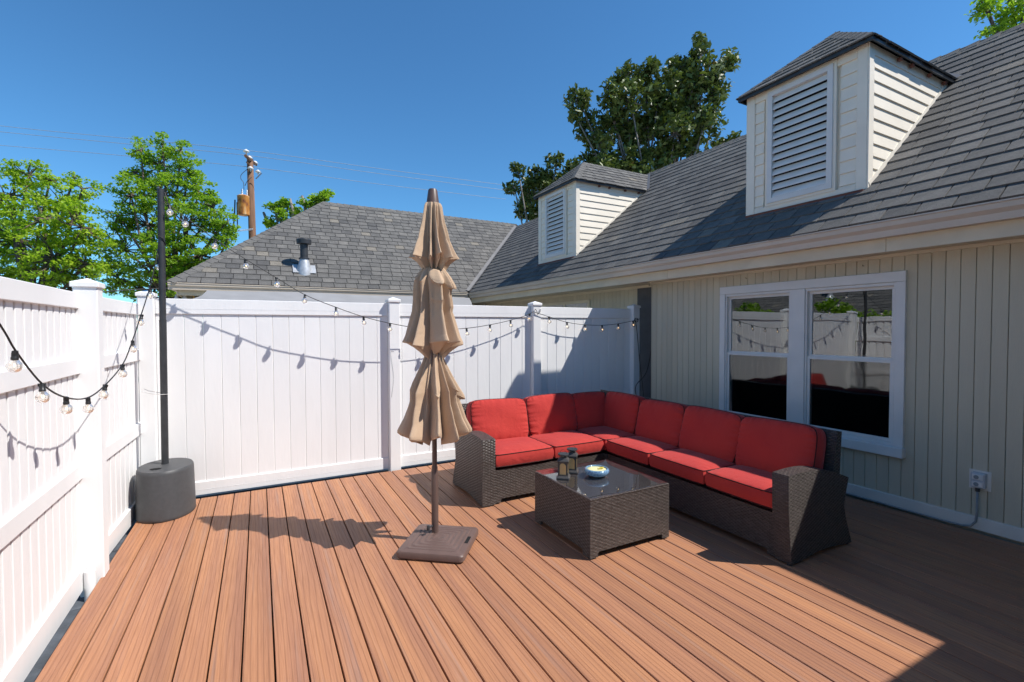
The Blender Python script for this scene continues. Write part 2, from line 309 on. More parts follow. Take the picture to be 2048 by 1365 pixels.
class MB:
    def __init__(s): s.v = []; s.f = []; s.mi = []; s.t = []; s.cur = 0; s.tint = 0.5
    def add(s, vs, fs):
        n = len(s.v); s.v += [tuple(v) for v in vs]
        for f in fs: s.f.append(tuple(i+n for i in f)); s.mi.append(s.cur); s.t.append(s.tint)
    def box(s, lo, hi):
        x0, y0, z0 = lo; x1, y1, z1 = hi
        s.add([(x0, y0, z0), (x1, y0, z0), (x1, y1, z0), (x0, y1, z0), (x0, y0, z1), (x1, y0, z1), (x1, y1, z1), (x0, y1, z1)],
              [(0, 3, 2, 1), (4, 5, 6, 7), (0, 1, 5, 4), (1, 2, 6, 5), (2, 3, 7, 6), (3, 0, 4, 7)])
    def bevbox(s, lo, hi, r):
        """box with chamfered edges (24 verts)"""
        c = [(a+b)/2 for a, b in zip(lo, hi)]; h = [abs(b-a)/2 for a, b in zip(lo, hi)]; r = min(r, *(x*0.49 for x in h))
        vs = {}; pts = []
        for sx in (-1, 1):
            for sy in (-1, 1):
                for sz in (-1, 1):
                    for ax in range(3):
                        p = [c[0]+sx*(h[0]-(0 if ax == 0 else r)), c[1]+sy*(h[1]-(0 if ax == 1 else r)), c[2]+sz*(h[2]-(0 if ax == 2 else r))]
                        vs[(sx, sy, sz, ax)] = len(pts); pts.append(p)
        fs = []
        g = lambda *k: vs[k]
        for sg in (-1, 1):
            q = [g(sg, -1, -1, 0), g(sg, 1, -1, 0), g(sg, 1, 1, 0), g(sg, -1, 1, 0)]; fs.append(q if sg > 0 else q[::-1])
            q = [g(-1, sg, -1, 1), g(-1, sg, 1, 1), g(1, sg, 1, 1), g(1, sg, -1, 1)]; fs.append(q if sg > 0 else q[::-1])
            q = [g(-1, -1, sg, 2), g(1, -1, sg, 2), g(1, 1, sg, 2), g(-1, 1, sg, 2)]; fs.append(q if sg > 0 else q[::-1])
        for a, b2 in ((-1, -1), (-1, 1), (1, -1), (1, 1)):
            q = [g(a, b2, -1, 0), g(a, b2, -1, 1), g(a, b2, 1, 1), g(a, b2, 1, 0)]; fs.append(q if a*b2 > 0 else q[::-1])
            q = [g(a, -1, b2, 0), g(a, 1, b2, 0), g(a, 1, b2, 2), g(a, -1, b2, 2)]; fs.append(q if a*b2 > 0 else q[::-1])
            q = [g(-1, a, b2, 1), g(-1, a, b2, 2), g(1, a, b2, 2), g(1, a, b2, 1)]; fs.append(q if a*b2 > 0 else q[::-1])
        for sx in (-1, 1):
            for sy in (-1, 1):
                for sz in (-1, 1):
                    q = [g(sx, sy, sz, 0), g(sx, sy, sz, 1), g(sx, sy, sz, 2)]; fs.append(q if sx*sy*sz > 0 else q[::-1])
        s.add(pts, fs)
    def prism(s, poly, off):
        """extrude a planar polygon by the vector OFF"""
        n = len(poly); off = Vector(off); a = [Vector(p) for p in poly]
        s.add(a+[p+off for p in a], [tuple(range(n))[::-1], tuple(range(n, 2*n))]+[(i, (i+1) % n, (i+1) % n+n, i+n) for i in range(n)])
    def tube(s, pts, r, k=8, cap=True):
        pts = [Vector(p) for p in pts]; rs = r if isinstance(r, (list, tuple)) else [r]*len(pts); n = len(pts)
        base = len(s.v); up = None
        for i, p in enumerate(pts):
            d = (pts[min(i+1, n-1)]-pts[max(i-1, 0)]).normalized()
            if up is None:
                up = Vector((0, 0, 1)) if abs(d.z) < 0.9 else Vector((1, 0, 0))
            a = d.cross(up)
            if a.length < 1e-4: a = d.orthogonal()
            a.normalize(); b = d.cross(a).normalized(); up = -b if False else up
            for j in range(k):
                t = 2*math.pi*j/k; q = p+(a*math.cos(t)+b*math.sin(t))*rs[i]; s.v.append(tuple(q))
        for i in range(n-1):
            for j in range(k):
                s.f.append((base+i*k+j, base+i*k+(j+1) % k, base+(i+1)*k+(j+1) % k, base+(i+1)*k+j)); s.mi.append(s.cur); s.t.append(s.tint)
        if cap:
            s.f.append(tuple(base+j for j in range(k))[::-1]); s.mi.append(s.cur); s.t.append(s.tint)
            s.f.append(tuple(base+(n-1)*k+j for j in range(k))); s.mi.append(s.cur); s.t.append(s.tint)
    def lathe(s, c, prof, k=24, sx=1.0, sy=1.0):
        """profile [(r, z)] round the vertical through C"""
        base = len(s.v); c = Vector(c)
        for r, z in prof:
            for j in range(k):
                t = 2*math.pi*j/k; s.v.append((c.x+r*sx*math.cos(t), c.y+r*sy*math.sin(t), c.z+z))
        for i in range(len(prof)-1):
            for j in range(k):
                s.f.append((base+i*k+j, base+i*k+(j+1) % k, base+(i+1)*k+(j+1) % k, base+(i+1)*k+j)); s.mi.append(s.cur); s.t.append(s.tint)
        if prof[0][0] > 1e-5: s.f.append(tuple(base+j for j in range(k))[::-1]); s.mi.append(s.cur); s.t.append(s.tint)
        if prof[-1][0] > 1e-5: s.f.append(tuple(base+(len(prof)-1)*k+j for j in range(k))); s.mi.append(s.cur); s.t.append(s.tint)
    def rot(s, ang, c):
        c = Vector(c); R3 = Matrix.Rotation(ang, 3, 'Z'); s.v = [tuple(R3 @ (Vector(v)-c)+c) for v in s.v]
    def mesh(s, name, mats, origin=(0, 0, 0), uv=False, smooth=False, tint=False):
        o = Vector(origin); me = bpy.data.meshes.new(name)
        me.from_pydata([tuple(Vector(v)-o) for v in s.v], [], s.f)
        for mt in (mats if isinstance(mats, (list, tuple)) else [mats]): me.materials.append(mt)
        if any(s.mi): me.polygons.foreach_set('material_index', s.mi)
        if smooth is True: me.polygons.foreach_set('use_smooth', [True]*len(s.f))
        if tint:
            a = me.attributes.new('tint', 'FLOAT', 'FACE'); a.data.foreach_set('value', s.t)
        if uv: boxuv(me)
        me.update()
        if smooth == 'auto':
            me.polygons.foreach_set('use_smooth', [True]*len(s.f)); me.set_sharp_from_angle(angle=math.radians(38))
        return me
    def build(s, name, mats, parent=None, origin=None, **kw):
        if origin is None: origin = ORIG[parent.name] if parent is not None else (0, 0, 0)
        return link(name, s.mesh(name, mats, origin, **kw), parent, origin)
def boxuv(me):
    l = me.uv_layers.new(name='uv'); n = len(me.loops); uv = np.zeros((n, 2), np.float32)
    co = np.zeros(len(me.vertices)*3, np.float32); me.vertices.foreach_get('co', co); co = co.reshape(-1, 3)
    for p in me.polygons:
        nx, ny, nz = p.normal
        for li in p.loop_indices:
            v = co[me.loops[li].vertex_index]
            if abs(nz) > 0.75: uv[li] = (v[0], v[1])
            elif abs(nx) > abs(ny): uv[li] = (v[1], v[2])
            else: uv[li] = (v[0], v[2])
    l.data.foreach_set('uv', uv.ravel())
def box(name, lo, hi, mat, parent, bev=0.0, **kw):
    b = MB(); (b.bevbox(lo, hi, bev) if bev else b.box(lo, hi))
    c = [(a+d)/2 for a, d in zip(lo, hi)]
    return b.build(name, mat, parent, origin=c, **kw)

# ================================================================== GROUND, DECK, PAVERS
g = MB(); g.add([(-400, -400, -0.30), (400, -400, -0.30), (400, 400, -0.30), (-400, 400, -0.30)], [(0, 1, 2, 3)])
tag(g.build('ground', M['bounce_ground']), kind='structure')
g = MB(); g.box((-1.6, -3.2, -0.29), (5.35, 6.1, -0.150)); tag(g.build('soil_bed', M['soil']), kind='structure')
deck = empty('deck', (2.1, 1.2, 0), kind='structure')
X0, PIT_B = -0.9658, 0.1445
DY0, DY1 = -2.6, 5.535
bm_ = MB(); L2 = (DY1-DY0)/2
prof = [(-0.0684, -0.025), (0.0684, -0.025), (0.0684, -0.003), (0.0662, 0.0), (-0.0662, 0.0), (-0.0684, -0.003)]
bm_.prism([(x, -L2, z) for x, z in prof], (0, 2*L2, 0)); board_me = bm_.mesh('deck_board', M['deck'])
for i in range(43):
    x = X0+PIT_B*(i+0.5)
    if x > 5.17: break
    o = link('deck_board', board_me, deck, (x, (DY0+DY1)/2+random.uniform(-0.002, 0.002), random.uniform(-0.0006, 0.0006)))
jm = MB(); jm.box((-0.019, -0.019, -0.055), (0.019, 0.019, 0.055))
jj = MB()
for k in range(20):
    y = -2.5+k*0.406; jj.box((X0+0.01, y-0.02, -0.145), (5.16, y+0.02, -0.0265))
jj.box((X0+0.004, DY1-0.045, -0.147), (5.165, DY1-0.008, -0.0262)); jj.box((X0+0.006, DY0+0.1, -0.147), (X0+0.045, DY1-0.05, -0.0262))
jj.build('joist_frame', M['underlay'], deck)
# narrow strip of slate pavers between deck edge and left fence
pv = empty('paver_strip', (-1.05, 2, -0.15), kind='structure')
y = 1.2; k = 0
while y < 5.5:
    w = random.uniform(0.15, 0.24)
    b = MB(); b.bevbox((-1.16+random.uniform(-0.01, 0.01), y, -0.149), (-0.972, y+w-0.008, -0.105+random.uniform(-0.006, 0.004)), 0.006)
    b.build('paver', M['paver'], pv, origin=(-1.05, y+w/2, -0.12)); y += w
x = -0.97
while x < 5.0:
    w = random.uniform(0.18, 0.26); b = MB(); b.bevbox((x, 5.545, -0.149), (x+w-0.008, 5.80, -0.11), 0.006)
    b.build('paver', M['paver'], pv, origin=(x+w/2, 5.67, -0.12)); x += w

# ================================================================== FENCES
def post(parent, x0, y0, z_top=1.99, s=0.127, z0=-0.149):
    cx, cy = x0+s/2, y0+s/2
    p = box('post', (x0, y0, z0), (x0+s, y0+s, z_top), M['vinyl'], parent, 0.006)
    b = MB(); h = s/2+0.012
    b.bevbox((cx-h, cy-h, z_top-0.012), (cx+h, cy+h, z_top+0.022), 0.004)
    q = [(cx-h+.004, cy-h+.004, z_top+.0215), (cx+h-.004, cy-h+.004, z_top+.0215), (cx+h-.004, cy+h-.004, z_top+.0215), (cx-h+.004, cy+h-.004, z_top+.0215)]
    b.add(q+[(cx, cy, z_top+0.052)], [(0, 1, 4), (1, 2, 4), (2, 3, 4), (3, 0, 4)])
    b.build('post_cap', M['vinyl'], p, origin=(cx, cy, z_top)); return p
ff = empty('privacy_fence', (2.1, 5.67, -0.15), 'white vinyl fence of tongue-and-groove boards along the far end of the deck', 'fence')
for x in (-1.005, 1.345, 3.303, 5.10): post(ff, x, 5.575)
secs = [(-0.878, 1.345, 0.156), (1.472, 3.303, 0.1655), (3.43, 5.10, 0.1555)]
for a, b2, pitch in secs:
    for z0, z1, t in ((1.815, 1.965, 0.045), (0.0, 0.135, 0.045)):
        bb = MB(); bb.bevbox((a+0.001, 5.640, z0), (b2-0.001, 5.640+t, z1), 0.004)
        bb.box((a+0.002, 5.6385, z0+0.052), (b2-0.002, 5.6405, z0+0.054))
        bb.build('rail', M['vinyl'], ff, origin=((a+b2)/2, 5.66, (z0+z1)/2))
    # groove positions measured on the first section: first groove at -0.651
    g0 = {-0.878: -0.651, 1.472: 2.178, 3.43: 3.579}[a]
    xs = [a+0.001]; x = g0-math.floor((g0-a)/pitch)*pitch
    if x-a < 0.03: x += pitch
    while x < b2-0.03: xs.append(x); x += pitch
    xs.append(b2-0.001)
    for u, v in zip(xs[:-1], xs[1:]):
        bb = MB(); e = 0.0045
        bb.prism([(u+.0008, 5.668, 0.12), (u+.0008, 5.6735-0.014, 0.12), (u+e, 5.655, 0.12), (v-e, 5.655, 0.12), (v-.0008, 5.6735-0.014, 0.12), (v-.0008, 5.668, 0.12)][::-1], (0, 0, 1.71))
        bb.build('fence_board', M['vinyl'], ff, origin=((u+v)/2, 5.66, 0.97))
# left fence: semi-private pickets
lf = empty('picket_privacy_fence', (-1.05, 2.5, -0.15), 'white vinyl semi-private fence with narrow pickets and four rails along the deck\'s long side', 'fence')
post(lf, -1.068, 4.072, 1.955)
def lpanel(p0, p1, pitch, name='rail', wfrac=0.79):
    p0 = Vector((*p0, 0)); p1 = Vector((*p1, 0)); d = (p1-p0); L = d.length; d.normalize(); n = Vector((-d.y, d.x, 0))  # n points outside (-x)
    if n.x > 0: n = -n
    def slab(nm, s0, s1, n0, n1, z0, z1, bev=0.004):
        b = MB(); b.bevbox((s0, n0, z0), (s1, n1, z1), bev) if bev else b.box((s0, n0, z0), (s1, n1, z1))
        b.v = [tuple(p0+d*v[0]+n*v[1]+Vector((0, 0, v[2]))) for v in b.v]
        if n.cross(d).z > 0 or True:
            b.f = [f[::-1] for f in b.f]
        c = p0+d*(s0+s1)/2+n*(n0+n1)/2+Vector((0, 0, (z0+z1)/2))
        return b.build(nm, M['vinyl'], lf, origin=c)
    for z0, z1 in ((1.80, 1.905), (1.375, 1.475), (0.685, 0.79), (-0.035, 0.115)):
        slab('rail', 0.001, L-0.001, 0.0, 0.050, z0, z1)
    k = int(L/pitch); off = (L-k*pitch)/2
    for i in range(k+1):
        s = off+i*pitch
        a, b2 = max(0.002, s-pitch*wfrac/2), min(L-0.002, s+pitch*wfrac/2)
        if b2-a > 0.02: slab('picket', a, b2, 0.0205, 0.034, -0.02, 1.84, 0.003)
    for i in range(k+2):
        s = off+(i-0.5)*pitch; a, b2 = max(0.003, s-pitch*0.2), min(L-0.003, s+pitch*0.2)
        if b2-a > 0.01: slab('backing_slat', a, b2, 0.0365, 0.046, -0.015, 1.835, 0)
lpanel((-1.010, 1.75), (-1.035, 4.072), 0.1035)
lpanel((-1.010, -0.6), (-1.010, 1.62), 0.1035)
lpanel((-1.030, 4.199), (-0.985, 5.575), 0.128)
post(lf, -1.068, 1.622, 1.955)
b = MB(); b.lathe((-1.000, 4.010, -0.149), [(0.030, 0.0), (0.030, 0.235), (0.026, 0.24), (0.0, 0.24)], 16); b.build('drain_stub', M['vinyl'], lf, smooth='auto')

# ================================================================== HOUSE
XE, ZE, SL = 4.78, 2.600, 0.833          # roof edge and slope
YE = 11.30                               # far wing roof edge
RX, RZ = 7.84, 2.600+0.833*(7.84-4.78)   # main ridge
house = empty('house', (6.5, 5, -0.15), 'cream sided house with grey shingled hip roof, two louvered dormers and a double window', 'house')
WX = 5.19
def sbox(name, lo, hi, mat='trim', bev=0.003, par=None): return box(name, lo, hi, M[mat], par or house, bev)
# wall behind the siding, with the window opening
WY0, WY1, WZ0, WZ1 = 2.19, 4.01, 0.545, 2.09
wl = MB()
wl.box((5.205, -0.6, -0.149), (5.30, WY0, 2.5)); wl.box((5.205, WY1, -0.149), (5.30, 5.30, 2.5))
wl.box((5.205, WY0, -0.149), (5.30, WY1, WZ0)); wl.box((5.205, WY0, WZ1), (5.30, WY1, 2.5))
wl.box((5.43, 5.301, -0.149), (5.53, 11.9, 2.5)); wl.box((5.301, 5.25, -0.149), (5.43, 5.30, 2.5))
wl.box((-1.0, 11.70, -0.149), (5.42, 11.80, 2.44)); wl.box((-1.0, 11.801, -0.149), (-0.9, 17.3, 2.44)); wl.box((-0.9, 17.2, -0.149), (10.6, 17.3, 2.44))
wl.box((10.5, -3.3, -0.149), (10.6, 17.19, 2.44)); wl.box((1.5, -0.76, -0.149), (5.2, -0.66, 2.44)); wl.box((1.5, -3.2, -0.149), (1.6, -0.77, 2.44)); wl.box((1.61, -3.3, -0.149), (10.49, -3.2, 2.44))
wl.build('wall', M['siding'], house)
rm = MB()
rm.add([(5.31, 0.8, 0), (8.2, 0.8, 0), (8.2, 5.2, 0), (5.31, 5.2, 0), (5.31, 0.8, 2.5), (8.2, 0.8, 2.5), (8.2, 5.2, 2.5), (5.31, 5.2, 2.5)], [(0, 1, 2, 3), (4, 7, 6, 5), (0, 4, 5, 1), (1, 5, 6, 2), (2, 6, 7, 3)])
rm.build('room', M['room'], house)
# vertical siding boards with real grooves, 98 mm apart
def board(y0, y1, z0, z1, xf=WX):
    b = MB(); e = 0.0035
    b.prism([(xf+0.0145, y0+0.0012, z0), (xf+0.006, y0+0.0012, z0), (xf, y0+e, z0), (xf, y1-e, z0), (xf+0.006, y1-0.0012, z0), (xf+0.0145, y1-0.0012, z0)][::-1], (0, 0, z1-z0))
    b.f = [f[::-1] for f in b.f]
    return b.build('siding_board', M['siding'], house, origin=(xf, (y0+y1)/2, (z0+z1)/2))
GP = 0.0981
gy = [5.279-GP*k for k in range(62)]
CY0, CY1, CZ0, CZ1 = 2.117, 4.080, 0.470, 2.178
prev = 5.298
for yv in gy:
    a, b2 = yv, prev; prev = yv
    if b2-a < 0.006: continue
    if b2 <= CY0+0.004 or a >= CY1-0.004: board(a, b2, 0.107, 2.322)
    else:
        board(a, b2, 0.107, CZ0+0.03); board(a, b2, CZ1-0.02, 2.322)
        if a < CY0-0.012 < b2: board(a, CY0+0.02, CZ0+0.03, CZ1-0.02)
        if a < CY1+0.012 < b2: board(CY1-0.02, b2, CZ0+0.03, CZ1-0.02)
yv = 5.832
while yv < 11.6:
    board(yv, yv+0.1045, 1.0, 2.31, 5.415); yv += 0.1045
sbox('corner_panel', (5.405, 5.315, -0.14), (5.4285, 5.828, 2.33), 'grey_panel', 0.002)
sbox('baseboard', (5.168, -0.6, 0.002), (5.2045, 5.299, 0.108), 'trim', 0.004)
sbox('frieze', (5.17, -0.6, 2.315), (5.2045, 5.31, 2.345), 'fascia', 0.003)
sbox('frieze', (5.392, 5.312, 2.305), (5.4285, 11.3, 2.345), 'fascia', 0.003)
# soffit, fascia, gutters
sbox('soffit', (4.905, -0.25, 2.345), (5.2045, 11.60, 2.362), 'fascia', 0.002)
sbox('soffit', (5.205, 5.302, 2.345), (5.44, 11.5, 2.360), 'fascia', 0.002)
yy = -0.25
for y1 in (2.15, 4.68, 7.2, 9.6, 11.41):
    sbox('fascia_board', (4.876, yy+0.0015, 2.328), (4.904, y1-0.0015, 2.53), 'fascia', 0.002); yy = y1
sbox('soffit', (-1.30, 11.45, 2.362), (4.904, 11.70, 2.378), 'fascia', 0.002)
sbox('fascia_board', (-1.40, 11.42, 2.345), (4.874, 11.448, 2.53), 'fascia', 0.002)
sbox('fascia_board', (-1.43, 11.42, 2.345), (-1.402, 17.5, 2.53), 'fascia', 0.002)
sbox('fascia_board', (1.2, -0.398, 2.345), (4.874, -0.37, 2.53), 'fascia', 0.002); sbox('soffit', (1.2, -0.66, 2.362), (4.904, -0.399, 2.378), 'fascia', 0.002)
def gutter(p0, p1, out):
    """K-style gutter: OUT points away from the house"""
    p0, p1, out = Vector(p0), Vector(p1), Vector(out); Z = Vector((0, 0, 1))
    pr = [(0.0, 0.0), (0.010, 0.0), (0.012, -0.012), (0.0, -0.016), (-0.002, -0.055), (-0.028, -0.085), (-0.034, -0.138), (-0.112, -0.138), (-0.112, -0.004), (-0.108, -0.004), (-0.108, -0.134), (-0.038, -0.134), (-0.032, -0.088), (-0.006, -0.058), (-0.003, -0.004), (0.0, -0.003)]
    b = MB(); b.prism([p0+out*a+Z*c for a, c in pr], p1-p0)
    return b.build('gutter', M['gutter'], house, origin=(p0+p1)/2)
gutter((4.762, -0.26, 2.586), (4.762, YE+0.01, 2.586), (-1, 0, 0))
gutter((-1.55, YE-0.02, 2.586), (4.75, YE-0.02, 2.586), (0, -1, 0))
gutter((-1.55, YE+0.1, 2.586), (-1.55, 17.6, 2.586), (-1, 0, 0))
gutter((1.0, -0.25, 2.586), (4.75, -0.25, 2.586), (0, 1, 0))

# roof planes ------------------------------------------------------------
WR = 14.50; WZ = 2.600+SL*(WR-YE)       # wing ridge
HX = -1.55+ (WR-YE)                      # hip end of wing ridge
roofs = MB()
eps = 0.012
def pl(vs, dz=-0.010):
    n = len(vs); a = [(x, y, z+dz) for x, y, z in vs]; b2 = [(x, y, z+dz-0.03) for x, y, z in vs]
    roofs.add(a+b2, [tuple(range(n)), tuple(range(n, 2*n))[::-1]]+[(i, i+n, (i+1) % n+n, (i+1) % n) for i in range(n)])
BY = -0.27                               # rear wing roof edge
pl([(XE, BY, ZE), (RX, BY-(RX-XE), RZ), (RX, YE+(RX-XE), RZ), (XE, YE, ZE)][::-1])
pl([(RX, -3.4, RZ), (RX, 17.7, RZ), (2*RX-XE, 17.7, ZE), (2*RX-XE, -3.4, ZE)], -0.014)
pl([(-1.55, YE, ZE), (XE, YE, ZE), (XE+(WR-YE), WR, WZ), (HX, WR, WZ)])
pl([(-1.55, YE, ZE), (HX, WR, WZ), (-1.55, 2*WR-YE, ZE)])
pl([(HX, WR, WZ), (XE+(WR-YE), WR, WZ), (2*RX-XE, 2*WR-YE, ZE), (-1.55, 2*WR-YE, ZE)], -0.016)
pl([(1.0, BY, ZE), (1.0, BY-3.06, RZ), (RX, BY-3.06, RZ), (XE, BY, ZE)])
pl([(1.0, BY-6.1, ZE), (RX, BY-6.1, ZE), (RX, BY-3.06, RZ), (1.0, BY-3.06, RZ)], -0.017)
roofs.build('roof', M['underlay'], house)

EXPO, TABW = 0.190, 0.250
def clip(poly, planes):
    """poly: list of (s,t); planes: list of ((nx,ny),d) keep n.p<=d"""
    for (nx, ny), d in planes:
        out = []
        for i, p in enumerate(poly):
            q = poly[(i+1) % len(poly)]; a = nx*p[0]+ny*p[1]-d; b2 = nx*q[0]+ny*q[1]-d
            if a <= 0: out.append(p)
            if (a < 0 < b2) or (b2 < 0 < a):
                k = a/(a-b2); out.append((p[0]+(q[0]-p[0])*k, p[1]+(q[1]-p[1])*k))
        poly = out
        if len(poly) < 3: return None
    return poly
VAR = []
def shingles(O, U, V, smin, smax, tmax, planes, expo=EXPO, tab=TABW, seed=1):
    """list of (poly2d, frame, tint, full) along eave U, slope V from origin O"""
    rnd = random.Random(seed); out = []; O, U, V = Vector(O), Vector(U).normalized(), Vector(V).normalized(); Nn = U.cross(V).normalized()
    if Nn.z < 0: Nn = -Nn
    k = 0; t = -0.02
    while t < tmax:
        s = smin-rnd.uniform(0, tab)
        while s < smax:
            w = tab*rnd.uniform(0.93, 1.07); j = rnd.choice([0, 0, 0, -0.006, -0.012, -0.004])
            a, b2 = s+0.0055, s+w-0.0055
            c1 = rnd.uniform(-0.003, 0.003)
            poly = [(a, t+j), (b2, t+j+c1), (b2, t+expo+0.045), (a, t+expo+0.045)]
            q = clip(poly, planes)
            if q:
                tint = min(1, max(0, rnd.gauss(0.45, 0.17))) if rnd.random() > 0.07 else rnd.choice([0.02, 0.9, 1.0])
                out.append((q, t+j, (O, U, V, Nn), tint, len(q) == 4 and q == poly, expo))
            s += w
        t += expo; k += 1
    return out
def shingle_geo(mb, sh, rel=Vector((0, 0, 0))):
    q, t0, (O, U, V, Nn), tint, full, expo = sh
    mb.tint = tint; top = []; bot = []
    for (s, t) in q:
        h = 0.0145*(1-(t-t0)/(expo+0.045))+0.0015+0.004
        p = O+U*s+V*t-rel; top.append(p+Nn*h); bot.append(p+Nn*(h-0.015))
    n = len(q); mb.add(top+bot, [tuple(range(n))]+[(i, i+n, (i+1) % n+n, (i+1) % n) for i in range(n)])
V_main = Vector((1, 0, SL)).normalized(); V_wing = Vector((0, 1, SL)).normalized()
cs = 1/math.hypot(1, SL)                 # horizontal per slope metre
# main slope: s along +Y measured from y=0, t up slope ; valley far side y-YE <= x-XE ; ridge
main = shingles((XE, 0, ZE), (0, 1, 0), V_main, -0.35, 14.6, (RX-XE)/cs+0.05,
                [((1, -cs), YE-0.05), ((-1, -cs), 0.27), ((0, 1), (RX-XE)/cs+0.01)], seed=3)
wing = shingles((0, YE, ZE), (1, 0, 0), V_wing, -1.6, 8.3, (WR-YE)/cs+0.05,
                [((1, -cs), XE-0.05), ((-1, cs), 1.55), ((0, 1), (WR-YE)/cs+0.01)], seed=5)
DORM = [(2.500, 3.790), (7.335, 8.665)]; DX = 5.280
DZT = 4.440                              # dormer eave height
def cen(sh):
    q, t0, (O, U, V, Nn), *_ = sh; s = sum(p[0] for p in q)/len(q); t = sum(p[1] for p in q)/len(q); return O+U*s+V*t
def keep(sh):
    c = cen(sh)
    for a, b2 in DORM:
        zr = c.z
        if a+0.13 < c.y < b2-0.13 and c.x > DX+0.16 and zr < DZT+SL*(min(c.y-a, b2-c.y))-0.05: return False
    return True
main = [s for s in main if keep(s)]
allsh = [(s, 'm') for s in main]+[(s, 'w') for s in wing]
def score(sh):
    c = cen(sh); pr = project(c)
    if pr is None or not (-20 < pr[0] < 2068 and -20 < pr[1] < 1385): return -1
    for a, b2 in DORM:                    # hidden behind a dormer
        pass
    nn = sh[2][3]; d = (CAM-c); return abs(nn.dot(d))/d.length**3
allsh.sort(key=lambda e: -score(e[0]))
near = allsh[:292]; rest = allsh[292:]
for sh, _ in near:
    mb = MB(); c = cen(sh); shingle_geo(mb, sh, c)
    mb2 = mb.mesh('shingle', M['shingle'], (0, 0, 0), tint=True); link('shingle', mb2, house, c)
mb = MB()
for sh, _ in rest: shingle_geo(mb, sh, ORIG[house.name])
fs = link('shingle_field', mb.mesh('shingle_field', M['shingle'], (0, 0, 0), tint=True), house, ORIG[house.name]); fs['kind'] = 'stuff'
# hip and ridge caps
def caps(name, p0, p1, n1, n2, wd, step=0.19, up=0.018):
    """folded cap shingles from P0 to P1; N1,N2 are unit vectors down the two slopes"""
    p0, p1 = Vector(p0), Vector(p1); d = (p1-p0); L = d.length; d.normalize(); n1, n2 = Vector(n1), Vector(n2); k = int(L/step)
    for i in range(k+1):
        a = p0+d*i*step+Vector((0, 0, up)); l = min(step+0.04, L-i*step)
        if l < 0.03: continue
        lift = Vector((0, 0, 0.012)); b = MB(); b.tint = min(1, max(0, random.gauss(0.5, 0.12)))
        q0 = [a+n1*wd+lift, a+lift*1.3, a+n2*wd+lift]; e = a+d*l-lift*0.2; q1 = [e+n1*wd, e, e+n2*wd]
        th = Vector((0, 0, -0.010)); v = q0+q1+[p+th for p in q0+q1]
        b.add(v, [(0, 1, 4, 3), (1, 2, 5, 4), (0, 6, 7, 1), (1, 7, 8, 2), (0, 3, 9, 6), (2, 8, 11, 5)])
        b.build(name, M['shingle'], house, origin=a, tint=True)
dn_main = Vector((-1, 0, -SL)).normalized(); dn_wing = Vector((0, -1, -SL)).normalized(); dn_west = Vector((-1, 0, -SL)).normalized()
def perp(dirn, down):  # unit vector in the roof plane square to the hip, pointing down it
    d = Vector(dirn).normalized(); w = Vector(down); w = w-d*w.dot(d); return w.normalized()
hip = Vector((1, 1, SL))
caps('hip_cap', (-1.55, YE, ZE), (HX, WR, WZ), perp(hip, dn_wing), perp(hip, dn_west), 0.15)
caps('ridge_cap', (HX, WR, WZ), (XE+(WR-YE)-0.3, WR, WZ), dn_wing, Vector((0, 1, -SL)).normalized(), 0.13)
caps('ridge_cap', (RX, 0.6, RZ), (RX, YE+(RX-XE), RZ), dn_main, Vector((1, 0, -SL)).normalized(), 0.13)
# valley flashing
va, vb = Vector((XE-0.02, YE-0.02, ZE+0.006)), Vector((RX, YE+(RX-XE), RZ+0.006)); vd = (vb-va).normalized()
um = Vector((0, -1, 0)); um = (um-vd*um.dot(vd)); nm_ = Vector((-SL, 0, 1)).normalized(); u1 = nm_.cross(vd).normalized(); nw = Vector((0, -SL, 1)).normalized(); u2 = nw.cross(vd).normalized()
if u1.y > 0: u1 = -u1
if u2.x > 0: u2 = -u2
b = MB(); z = Vector((0, 0, 1)); T = 0.026
b.add([va+u1*0.075+z*T, va+u1*0.012+z*T, va+u1*0.006+z*(T+0.012), va+z*T, va+u2*0.012+z*T, va+u2*0.075+z*T]+[vb+u1*0.075+z*T, vb+u1*0.012+z*T, vb+u1*0.006+z*(T+0.012), vb+z*T, vb+u2*0.012+z*T, vb+u2*0.075+z*T],
      [(i, i+1, i+7, i+6) for i in range(5)])
b.build('valley_flashing', M['flash'], house)

